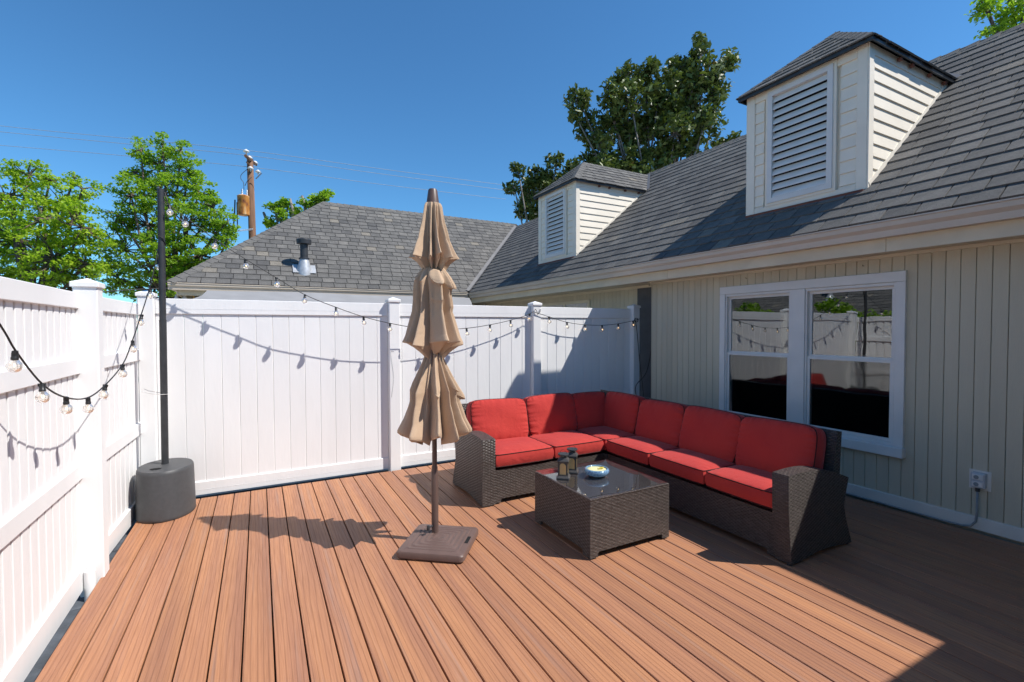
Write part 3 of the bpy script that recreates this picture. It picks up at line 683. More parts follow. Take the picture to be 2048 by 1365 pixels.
# dormers ------------------------------------------------------------
def dormer(ya, yb):
    D = empty('dormer', (DX, (ya+yb)/2, 3.0), parent=house)
    zr = lambda x: ZE+SL*(x-XE); zb = zr(DX); zt = DZT
    xt = XE+(zt-ZE)/SL                    # where eave height meets the roof
    def bd(nm, lo, hi, mat, bev=0.003): return box(nm, lo, hi, M[mat], D, bev)
    LP = 0.123
    core = MB(); core.prism([(DX+0.03, ya+0.03, zb-0.05), (xt+0.05, ya+0.03, zt), (DX+0.03, ya+0.03, zt)], (0, yb-ya-0.06, 0)); core.build('core', M['dormer'], D)
    # corner boards
    for y0, y1 in ((ya, ya+0.095), (yb-0.095, yb)):
        bd('corner_board', (DX-0.012, y0, zb-0.01), (DX+0.03, y1, zt-0.002), 'dormer')
    bd('corner_board', (DX-0.010, ya-0.014, zb-0.01), (DX+0.085, ya-0.0005, zt-0.002), 'dormer'); bd('corner_board', (DX-0.010, yb+0.0005, zb-0.01), (DX+0.085, yb+0.014, zt-0.002), 'dormer')
    # louver opening
    c = (ya+yb)/2; ly0, ly1 = c-0.355+0.02, c+0.355+0.02; lz0, lz1 = zb+0.095, zt-0.055
    def lap(z0, z1, y0, y1):
        b = MB(); b.prism([(DX+0.029, y0, z0), (DX-0.003, y0, z0), (DX-0.003, y0, z0+0.008), (DX+0.010, y0, z1-0.001), (DX+0.029, y0, z1-0.001)], (0, y1-y0, 0)); b.f = [f[::-1] for f in b.f]
        b.build('siding_board', M['dormer'], D, origin=(DX, (y0+y1)/2, z0))
    zc = zt-LP
    bd('head_board', (DX-0.008, ya+0.097, zt-0.10), (DX+0.03, yb-0.097, zt-0.002), 'dormer')
    z = zt-0.10-LP
    while z > zb-LP:
        z0 = max(z, zb+0.07)
        if z+LP-z0 > 0.02:
            lap(z0, z+LP, ya+0.0965, ly0-0.062); lap(z0, z+LP, ly1+0.062, yb-0.0965)
        z -= LP
    bd('sill_board', (DX-0.008, ya+0.097, zb-0.005), (DX+0.03, yb-0.097, zb+0.068), 'dormer')
    bd('base_flashing', (DX-0.05, ya+0.01, zb-0.035), (DX-0.010, yb-0.01, zb+0.004), 'rafter', 0.002)
    # casing and white frame
    for nm, a, e, x0, mat in (('louver_casing', 0.030, 0.030, -0.018, 'dormer'), ('louver_frame', 0.0, 0.055, -0.032, 'white_frame')):
        o0, o1, p0, p1 = ly0-a, ly1+a, lz0-a, lz1+a
        if nm == 'louver_casing': e = 0.030
        fr = MB()
        fr.box((DX+x0, o0, p0), (DX+0.028, o0+e, p1)); fr.box((DX+x0, o1-e, p0), (DX+0.028, o1, p1))
        fr.box((DX+x0, o0+e, p0), (DX+0.028, o1-e, p0+e)); fr.box((DX+x0, o0+e, p1-e), (DX+0.028, o1-e, p1)); fr.build(nm, M[mat], D)
    bk = MB(); bk.box((DX+0.022, ly0+0.05, lz0+0.05), (DX+0.0285, ly1-0.05, lz1-0.05)); bk.build('louver_back', M['underlay'], D)
    ns = 14; h = (lz1-lz0-0.11)/ns
    for i in range(ns):
        z0 = lz0+0.055+i*h; b = MB()
        b.prism([(DX-0.020, 0, 0.004), (DX-0.020, 0, 0.016), (DX+0.020, 0, h*0.98), (DX+0.020, 0, h*0.98-0.012)], (0, ly1-ly0-0.112, 0)); b.f = [f[::-1] for f in b.f]
        b.v = [(v[0], v[1]+ly0+0.056, v[2]+z0) for v in b.v]; b.build('louver_slat', M['louver'], D, origin=(DX, c, z0+h/2))
    # side siding, both sides
    for sgn, yf in ((-1, ya), (1, yb)):
        z = zt-0.10; k = 0
        fr = MB(); fr.prism([(DX+0.085, yf, zt-0.10), (xt-0.10/SL-0.01, yf, zt-0.10), (xt-0.004, yf, zt-0.002), (DX+0.085, yf, zt-0.002)], (0, sgn*0.010, 0)); fr.build('side_head_board', M['dormer'], D)
        while z > zb+0.02:
            z0 = z-LP; zlo = max(z0, zr(DX+0.085)+0.01)
            x_top = XE+(z-ZE)/SL-0.012; x_bot = XE+(zlo-ZE)/SL-0.012
            if x_top > DX+0.12:
                y_o = yf+sgn*0.015; y_i = yf+sgn*0.001
                P = [(DX+0.086, y_o, zlo), (x_bot, y_o, zlo), (x_top, y_i, z), (DX+0.086, y_i, z)]
                Q = [(DX+0.086, yf-sgn*0.02, zlo), (x_bot, yf-sgn*0.02, zlo), (x_top, yf-sgn*0.02, z), (DX+0.086, yf-sgn*0.02, z)]
                b = MB(); b.add(P+Q, [(0, 1, 2, 3), (0, 4, 5, 1), (1, 5, 6, 2), (2, 6, 7, 3), (3, 7, 4, 0)])
                b.build('siding_board', M['dormer'], D, origin=(DX+0.3, yf, z0))
            z -= LP
        tr = MB(); n = Vector((-SL, 0, 1)).normalized()
        A = Vector((DX+0.03, yf, zr(DX+0.03)+0.012)); B = Vector((xt, yf, zt-0.004))
        tr.prism([A, B, B+n*0.045, A+n*0.045], (0, sgn*0.018, 0)); tr.build('rake_trim', M['dormer'], D)
    # roof: low hip
    OH = 0.085; x0 = DX-OH; y0, y1 = ya-0.07, yb+0.07; half = (y1-y0)/2; zr0 = zt+0.012; yc = (y0+y1)/2
    zrid = zr0+half*SL; ap = Vector((x0+half, yc, zrid)); re = Vector((XE+(zrid-ZE)/SL, yc, zrid))
    c1, c2 = Vector((x0, y0, zr0)), Vector((x0, y1, zr0)); e1 = Vector((XE+(zr0-ZE)/SL, y0, zr0)); e2 = Vector((XE+(zr0-ZE)/SL, y1, zr0))
    rf = MB(); th = Vector((0, 0, -0.028))
    for poly in ([c2, c1, ap], [c1, e1, re, ap], [e2, c2, ap, re]):
        n = len(poly); rf.add([p for p in poly]+[p+th for p in poly], [tuple(range(n)), tuple(range(n, 2*n))[::-1], (0, n, n+1, 1)])
    rf.build('dormer_roof', M['underlay'], D)
    dripe = MB(); dripe.box((x0-0.006, y0-0.004, zr0-0.045), (x0+0.014, y1+0.004, zr0+0.004)); dripe.box((x0+0.015, y0-0.006, zr0-0.045), (e1.x-0.03, y0+0.012, zr0+0.004)); dripe.box((x0+0.015, y1-0.012, zr0-0.045), (e1.x-0.03, y1+0.006, zr0+0.004))
    dripe.build('drip_edge', M['dark_metal'], D)
    for sy in (ya-0.055, yb+0.02):
        for xx in (DX+0.5, DX+0.75, DX+1.15, DX+1.5): bd('rafter_tail', (xx, sy, zr0-0.075), (xx+0.035, sy+0.035, zr0-0.046), 'rafter', 0.0)
    sf = MB(); c = []
    W_ = half/cs
    c += shingles((x0, yc, zr0), (0, 1, 0), (1, 0, SL), -half, half, W_, [((1, cs), half), ((-1, cs), half)], 0.15, 0.24, 21)
    Lr = re.x-x0
    c += shingles((x0, y0, zr0), (1, 0, 0), (0, 1, SL), 0, Lr, W_, [((-1, cs), 0.0), ((1, -cs), e1.x-x0-0.03), ((0, 1), W_)], 0.15, 0.24, 22)
    c += shingles((x0, y1, zr0), (1, 0, 0), (0, -1, SL), 0, Lr, W_, [((-1, cs), 0.0), ((1, -cs), e1.x-x0-0.03), ((0, 1), W_)], 0.15, 0.24, 23)
    for sh in c: shingle_geo(sf, sh, ORIG[D.name])
    o = link('shingle_field', sf.mesh('dormer_shingles', M['shingle'], (0, 0, 0), tint=True), D, ORIG[D.name]); o['kind'] = 'stuff'
    cp = MB()
    for pa, pb, na, nb in ((c1, ap, perp(ap-c1, Vector((-1, 0, -SL))), perp(ap-c1, Vector((0, -1, -SL)))), (c2, ap, perp(ap-c2, Vector((-1, 0, -SL))), perp(ap-c2, Vector((0, 1, -SL)))), (ap, re, Vector((0, -1, -SL)).normalized(), Vector((0, 1, -SL)).normalized())):
        d = pb-pa; L = d.length; d.normalize(); i = 0
        while i*0.15 < L-0.02:
            cp.tint = random.uniform(0.35, 0.6); a = pa+d*i*0.15+Vector((0, 0, 0.026)); l = min(0.18, L-i*0.15); e = a+d*l-Vector((0, 0, 0.006))
            q = [a+na*0.10, a, a+nb*0.10, e+na*0.10, e, e+nb*0.10]; t2 = Vector((0, 0, -0.009)); q += [p+t2 for p in q]
            cp.add(q, [(0, 1, 4, 3), (1, 2, 5, 4), (0, 6, 7, 1), (1, 7, 8, 2), (0, 3, 9, 6), (2, 8, 11, 5)]); i += 1
    cp.build('hip_caps', M['shingle'], D, tint=True)
    for yy, ee in ((y0, e1), (y1, e2)):   # flashing where the dormer roof meets the main roof
        b = MB(); d = (re-ee); L = d.length; d.normalize(); nn = Vector((-SL, 0, 1)).normalized(); s_ = d.cross(nn).normalized()*0.06
        b.add([ee+nn*0.03-s_, ee+nn*0.03+s_, re+nn*0.03+s_, re+nn*0.03-s_], [(0, 1, 2, 3)]); b.build('valley_flashing', M['flash'], D)
    return D
for a, b2 in DORM: dormer(a, b2)

# roof vent on the wing ------------------------------------------------------------
vp = Vector((0.93, 11.74, 2.600+SL*(11.74-YE)))
vt = empty('roof_vent', vp, parent=house)
b = MB(); q = []
for sx, st in ((-0.24, -0.10), (0.24, -0.10), (0.24, 0.22), (-0.24, 0.22)): q.append(vp+Vector((sx, 0, 0))+V_wing*st+Vector((0, -0.02, 0.030)))
b.prism(q, (0, -0.003, 0.004)); b.build('base_flange', M['galv'], vt)
b = MB(); b.lathe(vp+Vector((0, 0.02, -0.1)), [(0.165, 0.0), (0.155, 0.16), (0.10, 0.36), (0.095, 0.39)], 28); b.build('cone', M['galv'], vt, smooth='auto')
b = MB(); b.lathe(vp+Vector((0, 0.02, 0)), [(0.112, 0.285), (0.112, 0.315), (0.083, 0.325), (0.083, 0.62), (0.155, 0.63), (0.160, 0.72), (0.145, 0.74), (0.0, 0.745)], 28); b.build('cap', M['dark_metal'], vt, smooth='auto')

# main window ------------------------------------------------------------
win = empty('window', (5.19, 3.1, 1.3), parent=house)
def wb(nm, lo, hi, mat='white_frame', bev=0.003): return box(nm, lo, hi, M[mat], win, bev)
cb = MB(); xf = 5.160
cb.bevbox((xf, CY0, CZ1-0.095), (5.204, CY1, CZ1), 0.003); cb.bevbox((xf, CY0, CZ0+0.096), (5.204, CY0+0.078, CZ1-0.096), 0.003); cb.bevbox((xf, CY1-0.078, CZ0+0.096), (5.204, CY1, CZ1-0.096), 0.003)
cb.bevbox((xf+0.002, 3.016, CZ0+0.0965), (5.206, 3.172, CZ1-0.0965), 0.003)
cb.build('casing', M['white_frame'], win)
cb = MB(); cb.bevbox((5.122, CY0-0.012, CZ0), (5.204, CY1+0.012, CZ0+0.095), 0.006); cb.build('sill', M['white_frame'], win)
def pane(y0, y1, z0, z1, x, mat):
    b = MB(); b.add([(x, y0, z0), (x, y0, z1), (x, y1, z1), (x, y1, z0)], [(0, 1, 2, 3)]); b.build('pane', M[mat], win, origin=(x, (y0+y1)/2, (z0+z1)/2))
for y0, y1 in ((2.196, 3.015), (3.173, 4.001)):
    fr = MB(); e = 0.028
    fr.box((5.176, y0, CZ1-0.096-e), (5.29, y1, CZ1-0.0965)); fr.box((5.176, y0, CZ0+0.0965), (5.29, y1, CZ0+0.096+e))
    fr.box((5.176, y0, CZ0+0.096+e), (5.29, y0+e*0.6, CZ1-0.096-e)); fr.box((5.176, y1-e*0.6, CZ0+0.096+e), (5.29, y1, CZ1-0.096-e))
    fr.build('frame', M['white_frame'], win)
    ya, yb = y0+0.017, y1-0.017; zt, zb2, zm = CZ1-0.124, CZ0+0.124, 1.350
    def sash(x0, x1, z0, z1, w, wt, wbm):
        s_ = MB(); s_.bevbox((x0, ya, z1-wt), (x1, yb, z1), 0.002); s_.bevbox((x0, ya, z0), (x1, yb, z0+wbm), 0.002)
        s_.bevbox((x0, ya, z0+wbm), (x1, ya+w, z1-wt), 0.002); s_.bevbox((x0, yb-w, z0+wbm), (x1, yb, z1-wt), 0.002); s_.build('sash', M['white_frame'], win)
    sash(5.215, 5.238, zm, zt, 0.030, 0.032, 0.028); sash(5.190, 5.213, zb2, zm+0.012, 0.028, 0.032, 0.032)
    pane(ya+0.028, yb-0.028, zm+0.026, zt-0.030, 5.228, 'glass_up'); pane(ya+0.026, yb-0.026, zb2+0.030, zm-0.018, 5.203, 'glass_low')
# small windows of the far bay, mostly behind the fence
w2 = empty('window', (5.41, 7.9, 1.6), parent=house)
b = MB()
for lo, hi in (((5.395, 7.07, 2.14), (5.44, 8.75, 2.20)), ((5.395, 7.07, 1.0), (5.44, 7.14, 2.139)), ((5.395, 8.68, 1.0), (5.44, 8.75, 2.139)), ((5.397, 7.86, 1.0), (5.44, 7.94, 2.139))): b.bevbox(lo, hi, 0.003)
b.build('casing', M['fascia'], w2)
for y0, y1 in ((7.14, 7.86), (7.94, 8.68)):
    b = MB(); b.add([(5.408, y0, 1.0), (5.408, y0, 2.14), (5.408, y1, 2.14), (5.408, y1, 1.0)], [(0, 1, 2, 3)]); b.build('pane', M['glass_up'], w2)
# small nails / hooks above the window
for y in (2.47, 3.72):
    b = MB(); b.tube([(5.19, y, 2.262), (5.168, y, 2.258), (5.165, y, 2.272)], 0.0025, 5); b.build('hook', M['cable'], house)
b = MB(); b.tube([(5.16, 5.30, 2.30), (5.10, 5.27, 2.335), (5.02, 5.05, 2.34), (4.99, 4.75, 2.342), (4.98, 4.55, 2.344)], 0.009, 8); b.build('conduit', M['fascia'], house, smooth=True)

# wall lamp beneath the wing eave
lp = empty('wall_lamp', (-1.36, 11.66, 2.3), 'brass wall lamp with two white bell shades beneath the far roof corner', 'lamp')
b = MB(); b.lathe((-1.36, 11.66, 2.38), [(0.05, -0.03), (0.06, 0.0), (0.03, 0.03), (0.0, 0.03)], 14); b.tube([(-1.36, 11.66, 2.38), (-1.43, 11.6, 2.41), (-1.45, 11.6, 2.37)], 0.010, 6); b.tube([(-1.36, 11.66, 2.38), (-1.29, 11.58, 2.41), (-1.31, 11.57, 2.37)], 0.010, 6)
b.tube([(-1.36, 11.66, 2.38), (-1.18, 11.66, 2.36), (-1.12, 11.66, 2.22)], 0.012, 6); b.build('bracket', M['brass'], lp, smooth=True)
for x, y in ((-1.45, 11.6), (-1.31, 11.57)):
    b = MB(); b.lathe((x, y, 2.37), [(0.020, 0.0), (0.028, -0.04), (0.052, -0.10), (0.075, -0.135), (0.07, -0.13), (0.045, -0.09), (0.02, -0.03)], 16); b.build('shade', M['porcelain'], lp, smooth=True)

# outlet box and conduit
ob = empty('outlet_box', (5.15, 1.59, 0.415), 'small grey double outlet box with conduit on the siding right of the window', 'outlet')
b = MB(); b.bevbox((5.135, 1.552, 0.355), (5.189, 1.640, 0.478), 0.006); b.build('box', M['box_grey'], ob)
b = MB(); b.bevbox((5.184, 1.528, 0.335), (5.1895, 1.664, 0.494), 0.001); b.build('caulk_plate', M['trim'], ob)
for z in (0.388, 0.446):
    b = MB(); b.bevbox((5.126, 1.562, z-0.021), (5.1345, 1.630, z+0.021), 0.004)
    b.build('cover_flap', M['white_frame'], ob)
    b = MB(); b.lathe((0, 0, 0), [(0.016, 0.0), (0.016, 0.004), (0.0, 0.004)], 14); b.v = [(5.1255-v[2], 1.602+v[0], z+v[1]) for v in b.v]; b.build('latch', M['conduit'], ob)
pts = [(5.150, 1.600, 0.352), (5.150, 1.600, 0.15), (5.148, 1.606, 0.075), (5.145, 1.635, 0.030), (5.142, 1.69, 0.014), (5.142, 1.80, 0.011), (5.145, 2.3, 0.011), (5.147, 3.2, 0.011), (5.147, 4.6, 0.011)]
b = MB(); b.tube(pts, 0.0085, 10); b.build('conduit', M['conduit'], ob, smooth=True)
b = MB(); b.lathe((5.150, 1.600, 0.325), [(0.015, 0.0), (0.015, 0.03)], 12); b.build('fitting', M['dark_metal'], ob)

# ================================================================== GREY CANOPY beyond fence
cn = empty('shade_canopy', (1.2, 10.0, 1.9), 'pale grey canvas canopy showing above the far fence below the roof gutter', 'canopy')
b = MB(); nx = 60; za = 2.42; zbm = 2.20
xs = np.linspace(-0.86, 4.55, nx)
top = [(float(x), 10.75, za+0.01*math.sin(x*2.1)) for x in xs]
mid = [(float(-1.06+(x+0.86)*1.0), 10.1+0.0*x, zbm+0.008*math.sin(x*3)) for x in xs]
mid2 = [(float(-0.93+(x+0.86)), 10.45, 2.29+0.012*math.sin(x*1.3+1)) for x in xs]
hem = [(float(-1.065+(x+0.86)), 10.1-0.012*abs(math.sin(x*9+math.sin(x*4))), 1.98) for x in xs]
allv = top+mid2+mid+hem
b.add(allv, [(r*nx+i+1, r*nx+i, (r+1)*nx+i, (r+1)*nx+i+1) for r in range(3) for i in range(nx-1)])
o = b.build('canvas', M['canopy_cloth'], cn, smooth='auto')
for x in (-1.0, 1.7, 4.5):
    b = MB(); b.tube([(x, 10.14, -0.3), (x, 10.14, 2.17)], 0.02, 8); b.build('leg', M['dark_metal'], cn)

# ================================================================== WEIGHTED LIGHT POLE
BC = Vector((-0.765, 5.262, 0))
lpz = empty('light_pole', BC, 'black pole standing in a grey weighted plastic drum by the fence corner', 'pole')
b = MB(); prof = [(1.02, 0.0), (1.05, 0.012), (1.045, 0.03), (1.0, 0.40), (0.985, 0.420), (0.95, 0.432), (0.0, 0.436)]
b.lathe(BC+Vector((0, 0, 0.001)), [(r, z) for r, z in prof], 64, 0.213, 0.268); b.build('drum', M['barrel'], lpz, smooth='auto')
b = MB(); b.lathe(BC+Vector((-0.055, -0.13, 0.4375)), [(0.030, 0.0), (0.034, 0.0015), (0.030, 0.003), (0.0, 0.001)], 24, 1.3, 0.75); b.build('filler_hole', M['underlay'], lpz)
PB = Vector((-0.775, 5.30, 0.43)); PT = Vector((-0.765, 5.31, 2.935))
b = MB(); mid_ = PB.lerp(PT, 0.525); b.tube([PB, mid_], 0.0285, 20); b.tube([mid_, PT], 0.0265, 20); b.tube([mid_-Vector((0, 0, 0.004)), mid_+Vector((0, 0, 0.004))], 0.0298, 20)
b.build('pole', M['dark_metal'], lpz, smooth='auto')
b = MB(); b.tube([PT+Vector((0.03, -0.01, -0.03)), PT+Vector((0.05, -0.02, -0.10)), PT+Vector((0.045, -0.02, -0.16)), PT+Vector((0.03, -0.01, -0.15))], 0.004, 6)
b.tube([PT+Vector((-0.028, -0.02, -0.42)), PT+Vector((0.01, -0.034, -0.45)), PT+Vector((0.03, -0.01, -0.50)), PT+Vector((0.0, 0.03, -0.53))], 0.005, 6); b.build('cord_wrap', M['cable'], lpz)
b = MB(); w0 = Vector((-0.955, 5.40, 1.10))
b.tube([w0, Vector((-0.88, 5.32, 1.085)), Vector((-0.80, 5.272, 1.075)), Vector((-0.742, 5.272, 1.075)), Vector((-0.74, 5.315, 1.08)), Vector((-0.80, 5.335, 1.082)), Vector((-0.90, 5.40, 1.10)), Vector((-0.94, 5.45, 1.115))], 0.0028, 6)
b.build('tie_wire', M['wire_white'], lpz)

# ================================================================== STRING LIGHTS
def spline(pts, n=6):
    pts = [Vector(p) for p in pts]; out = []
    P = [pts[0]*2-pts[1]]+pts+[pts[-1]*2-pts[-2]]
    for i in range(1, len(P)-2):
        for k in range(n):
            t = k/n; a, b2, c, d = P[i-1], P[i], P[i+1], P[i+2]
            out.append(0.5*((2*b2)+(c-a)*t+(2*a-5*b2+4*c-d)*t*t+(3*b2-a-3*c+d)*t**3))
    out.append(pts[-1]); return out
def bulb_mesh():
    b = MB()
    b.cur = 0; b.lathe((0, 0, 0), [(0.006, 0.007), (0.010, 0.005), (0.0115, -0.004), (0.0115, -0.020), (0.0130, -0.022), (0.0130, -0.031), (0.010, -0.033)], 12)
    b.box((-0.0135, -0.006, -0.008), (0.0135, 0.006, 0.006))
    return b.mesh('socket', M['sockets'], smooth='auto')
def globe_mesh():
    b = MB(); pr = [(0.0110, -0.031)]
    for k in range(1, 10):
        a = math.pi*k/10; pr.append((0.0265*math.sin(a)**0.9 if k > 1 else 0.0145, -0.034-0.026*(1-math.cos(a))*1.0))
    pr.append((0.0, -0.086)); b.lathe((0, 0, 0), pr, 16); return b.mesh('light_bulb', M['bulb'], smooth=True)
def fil_mesh():
    b = MB(); b.tube([(-0.005, 0, -0.045), (-0.006, 0, -0.058), (0, 0, -0.064), (0.006, 0, -0.058), (0.005, 0, -0.045)], 0.0013, 4); return b.mesh('filament', M['filament'])
SOCK, GLOBE, FIL = bulb_mesh(), globe_mesh(), fil_mesh()
def string(name, label, planept, planen, cordpx, bulbpx, r=0.0032, sc=1.0, tilt=None, extra=None):
    pts = [onplane(x, y, planept, planen) for x, y in cordpx]
    root = empty(name, pts[len(pts)//2], label, 'string lights', 'globe string lights')
    b = MB(); sp = spline(pts, 6); b.tube(sp, r, 6)
    if extra: 
        for e in extra: b.tube(spline(e, 4), r, 6)
    b.build('cord', M['cable'], root, smooth=True)
    for i, (x, y) in enumerate(bulbpx):
        p = onplane(x, y, planept, planen)+Vector((0, 0, -0.004))
        rot = (random.uniform(-0.15, 0.15), random.uniform(-0.15, 0.15), random.uniform(0, 3.1))
        o = link('light_bulb', GLOBE, root, p, rot); o.scale = (sc, sc, sc)
        for nm, me in (('socket', SOCK), ('filament', FIL)):
            c = bpy.data.objects.new(nm, me); COL.objects.link(c); c.parent = o
    return root
pA, pB2 = Vector((-0.91, 2.5, 0)), Vector((-0.80, 5.262, 0)); dd = pB2-pA
string('string_lights', 'globe string light run sagging in front of the picket fence to the black pole', pA, (dd.y, -dd.x, 0),
       [(-330, 150), (-120, 480), (0, 650), (32, 703), (84, 768), (130, 795), (175, 796), (211, 770), (246, 728), (264, 684), (283, 628), (299, 577), (308, 540), (315, 505), (321, 455)],
       [(30, 703), (84, 768), (132, 795), (176, 796), (211, 770), (245, 730), (265, 682), (283, 630), (301, 577), (316, 521)], 0.0042, 1.0)
pA, pB2 = Vector((-0.765, 5.285, 0)), Vector((3.36, 5.555, 0)); dd = pB2-pA
string('string_lights', 'globe string lights descending from the black pole top behind the umbrella', pA, (dd.y, -dd.x, 0),
       [(330, 392), (338, 410), (370, 434), (430, 479), (490, 518), (553, 556), (610, 590), (672, 615), (727, 634), (780, 647), (833, 656), (882, 659), (933, 657), (980, 650), (1021, 641), (1050, 632), (1067, 624)],
       [(339, 411), (371, 434), (431, 479), (491, 519), (553, 556), (610, 590), (672, 615), (727, 634), (780, 647), (833, 656), (882, 659), (933, 657), (980, 650), (1021, 641), (1059, 628)], 0.0042, 1.05)
pA, pB2 = Vector((3.36, 5.555, 0)), Vector((5.16, 5.555, 0)); dd = pB2-pA
string('string_lights', 'short globe string light run between the last two posts beside the house', pA, (dd.y, -dd.x, 0),
       [(1067, 624), (1098, 634), (1134, 645), (1170, 650), (1204, 651), (1236, 648), (1266, 642), (1280, 638)],
       [(1098, 634), (1134, 645), (1170, 650), (1204, 651), (1236, 648), (1266, 642)], 0.0042, 1.05,
       extra=[[(3.366, 5.56, 1.86), (3.34, 5.555, 1.91), (3.33, 5.57, 1.93)], [(3.366, 5.56, 1.86), (3.40, 5.555, 1.90), (3.41, 5.57, 1.93)]])
# hanging feed cable
cb_ = empty('hanging_cable', (5.2, 5.5, 1.2), 'black cable hanging down the dark corner panel behind the sofa', 'cable')
b = MB(); P = lambda x, y, X=5.30: onplane(x, y, (X, 0, 0), (1, 0, 0))
b.tube(spline([Vector((5.12, 5.556, 1.78)), Vector((5.15, 5.545, 1.55)), Vector((5.19, 5.53, 1.1)), Vector((5.22, 5.50, 0.75)), Vector((5.24, 5.46, 0.3))]), 0.005, 6)
b.tube(spline([Vector((5.32, 5.34, 2.33)), Vector((5.33, 5.345, 2.0)), Vector((5.335, 5.36, 1.85)), Vector((5.31, 5.38, 1.5)), Vector((5.24, 5.44, 1.0)), Vector((5.10, 5.52, 0.78)), Vector((5.14, 5.54, 0.55))]), 0.006, 6)
b.tube(spline([Vector((5.33, 5.345, 2.0)), Vector((5.32, 5.35, 1.4)), Vector((5.31, 5.36, 0.8)), Vector((5.30, 5.38, 0.2))]), 0.005, 6)
for k in range(3):
    b.tube([Vector((5.13+0.035*math.cos(t+k), 5.555-0.004*k, 1.79+0.03*math.sin(t+k))) for t in np.linspace(0, 5.5, 12)], 0.004, 5)
b.build('cord', M['cable'], cb_, smooth=True)
# thin stray wire on the second post
b = MB(); b.tube(spline([(1.40, 5.572, 1.40), (1.36, 5.571, 1.38), (1.39, 5.571, 1.10), (1.365, 5.571, 0.86)]), 0.0015, 4); b.build('stray_wire', M['conduit'], ff)

# ================================================================== PATIO UMBRELLA
UC = Vector((1.195, 3.53, 0)); UK = 0.962
um_ = empty('patio_umbrella', UC, 'closed tan three-tier market umbrella on a square brown base', 'umbrella')
uz = lambda z: CAM.z+(z-CAM.z)*UK
def tier(z_top, z_bot, prof, nfold, hemdrop, seed, pouches=(), phase=0.0, asym=0.35, valley=0.55):
    """draped tier: PROF is [(v, radius)], folds deepen down the cloth, POUCHES [(v, amp, width)]"""
    rnd = random.Random(seed); NU, NV = 320, 130
    lob = [dict(a=rnd.uniform(0.85, 1.1), w=rnd.uniform(0.8, 1.25), sh=rnd.uniform(-asym, asym), pv=rnd.uniform(-0.06, 0.06), pa=rnd.choice([0.15, 0.7, 1.0, 1.5]), hd=rnd.uniform(0.6, 1.4), hz=rnd.uniform(-0.03, 0.03), ex=rnd.uniform(1.15, 2.3), s2=rnd.uniform(0.06, 0.28), tw=rnd.uniform(-0.16, 0.16), wp=rnd.uniform(0.75, 1.35)) for _ in range(nfold)]
    vs = []; ph = [rnd.uniform(0, 6.28) for _ in range(6)]
    for j in range(NV+1):
        v = j/NV
        R0 = float(np.interp(v, [p[0] for p in prof], [p[1] for p in prof]))
        for i in range(NU):
            th = 2*math.pi*i/NU; tw_ = th+0.20*math.sin(2*th+ph[2])+0.09*math.sin(3*th+ph[3]); u = (tw_/(2*math.pi)*nfold+phase) % nfold; k = int(u); f = u-k; L = lob[k]
            # sway of the fold along its height
            f2 = min(1, max(0, f**L['wp']+(0.06*math.sin(v*4+ph[k % 6])+L['tw'])*math.sin(math.pi*f)*(0.3+v)))
            q_ = abs(2*f2-1); hump = (1-q_**L['ex'])*(0.86+0.14*math.cos(math.pi*q_))   # ridge at the rib, sharp valley between
            skew = 0.5+0.5*math.sin(2*math.pi*f2+L['sh']*3)
            second = L['s2']*math.sin(4*math.pi*f2+ph[(k+1) % 6])*(0.35+0.65*math.sin(math.pi*min(1, v*1.2)))
            dep = 0.10+valley*min(1, v*1.5)**0.7
            r = R0*L['a']**0.5*(1-dep*(1-hump))*(1+0.12*skew*v)*(1+second*0.7)
            z = z_top+(z_bot-z_top)*v
            if v > 0.72: z -= hemdrop*L['hd']*(1-hump)*((v-0.72)/0.28)**1.3
            z += L['hz']*v*v
            for (pv, pa, pw) in pouches:
                c0 = pv+L['pv']*1.3-0.40*(f2-0.5-L['tw']*1.2)**2; x = (v-c0)/(pw*(0.80 if v > c0 else 1.9)); e = math.exp(-x*x)*hump**0.8*pa*L['pa']
                r += e; z -= e*1.15*(1 if x < 0 else max(0, 1-x*0.6))
            r += 0.004*math.sin(9*v+5*math.sin(th*3+ph[0])+ph[1])*hump*min(1, v*3)
            r = max(r, 0.024)
            vs.append((UC.x+r*math.cos(th+0.06*v), UC.y+r*math.sin(th+0.06*v), z))
    b = MB(); b.add(vs, [(j*NU+i, (j+1)*NU+i, (j+1)*NU+(i+1) % NU, j*NU+(i+1) % NU) for j in range(NV) for i in range(NU)])
    # hem band: turned in edge
    o = b.build('canopy_tier', M['tan'], um_, smooth=True)
    md = o.modifiers.new('thickness', 'SOLIDIFY'); md.thickness = 0.003; md.offset = -1
    return o
tier(2.625, 2.115, [(0, 0.060), (0.05, 0.072), (0.3, 0.092), (0.55, 0.122), (0.76, 0.178), (0.81, 0.195), (0.815, 0.172), (0.88, 0.125), (1, 0.078)], 10, 0.055, 4, (), 0.15, valley=0.50)
tier(2.135, 1.455, [(0, 0.080), (0.08, 0.118), (0.16, 0.140), (0.3, 0.135), (0.5, 0.150), (0.78, 0.210), (0.86, 0.236), (0.865, 0.205), (0.92, 0.145), (1, 0.078)], 10, 0.06, 12, ((0.12, 0.040, 0.06), (0.36, 0.014, 0.07)), 0.4, valley=0.50)
tier(1.480, 0.845, [(0, 0.062), (0.12, 0.085), (0.3, 0.130), (0.45, 0.172), (0.6, 0.180), (0.8, 0.220), (0.94, 0.262), (0.97, 0.262), (1, 0.24)], 10, 0.06, 41, ((0.44, 0.046, 0.06),), 0.65, valley=0.50)
b = MB(); b.lathe(UC, [(0.052, 2.615), (0.047, 2.64), (0.035, 2.725), (0.030, 2.735), (0.0, 2.737)], 24); b.build('finial', M['umb_pole'], um_, smooth='auto')
b = MB(); b.lathe(UC, [(0.019, 0.50), (0.019, 2.62)], 20); b.build('pole', M['umb_pole'], um_, smooth='auto')
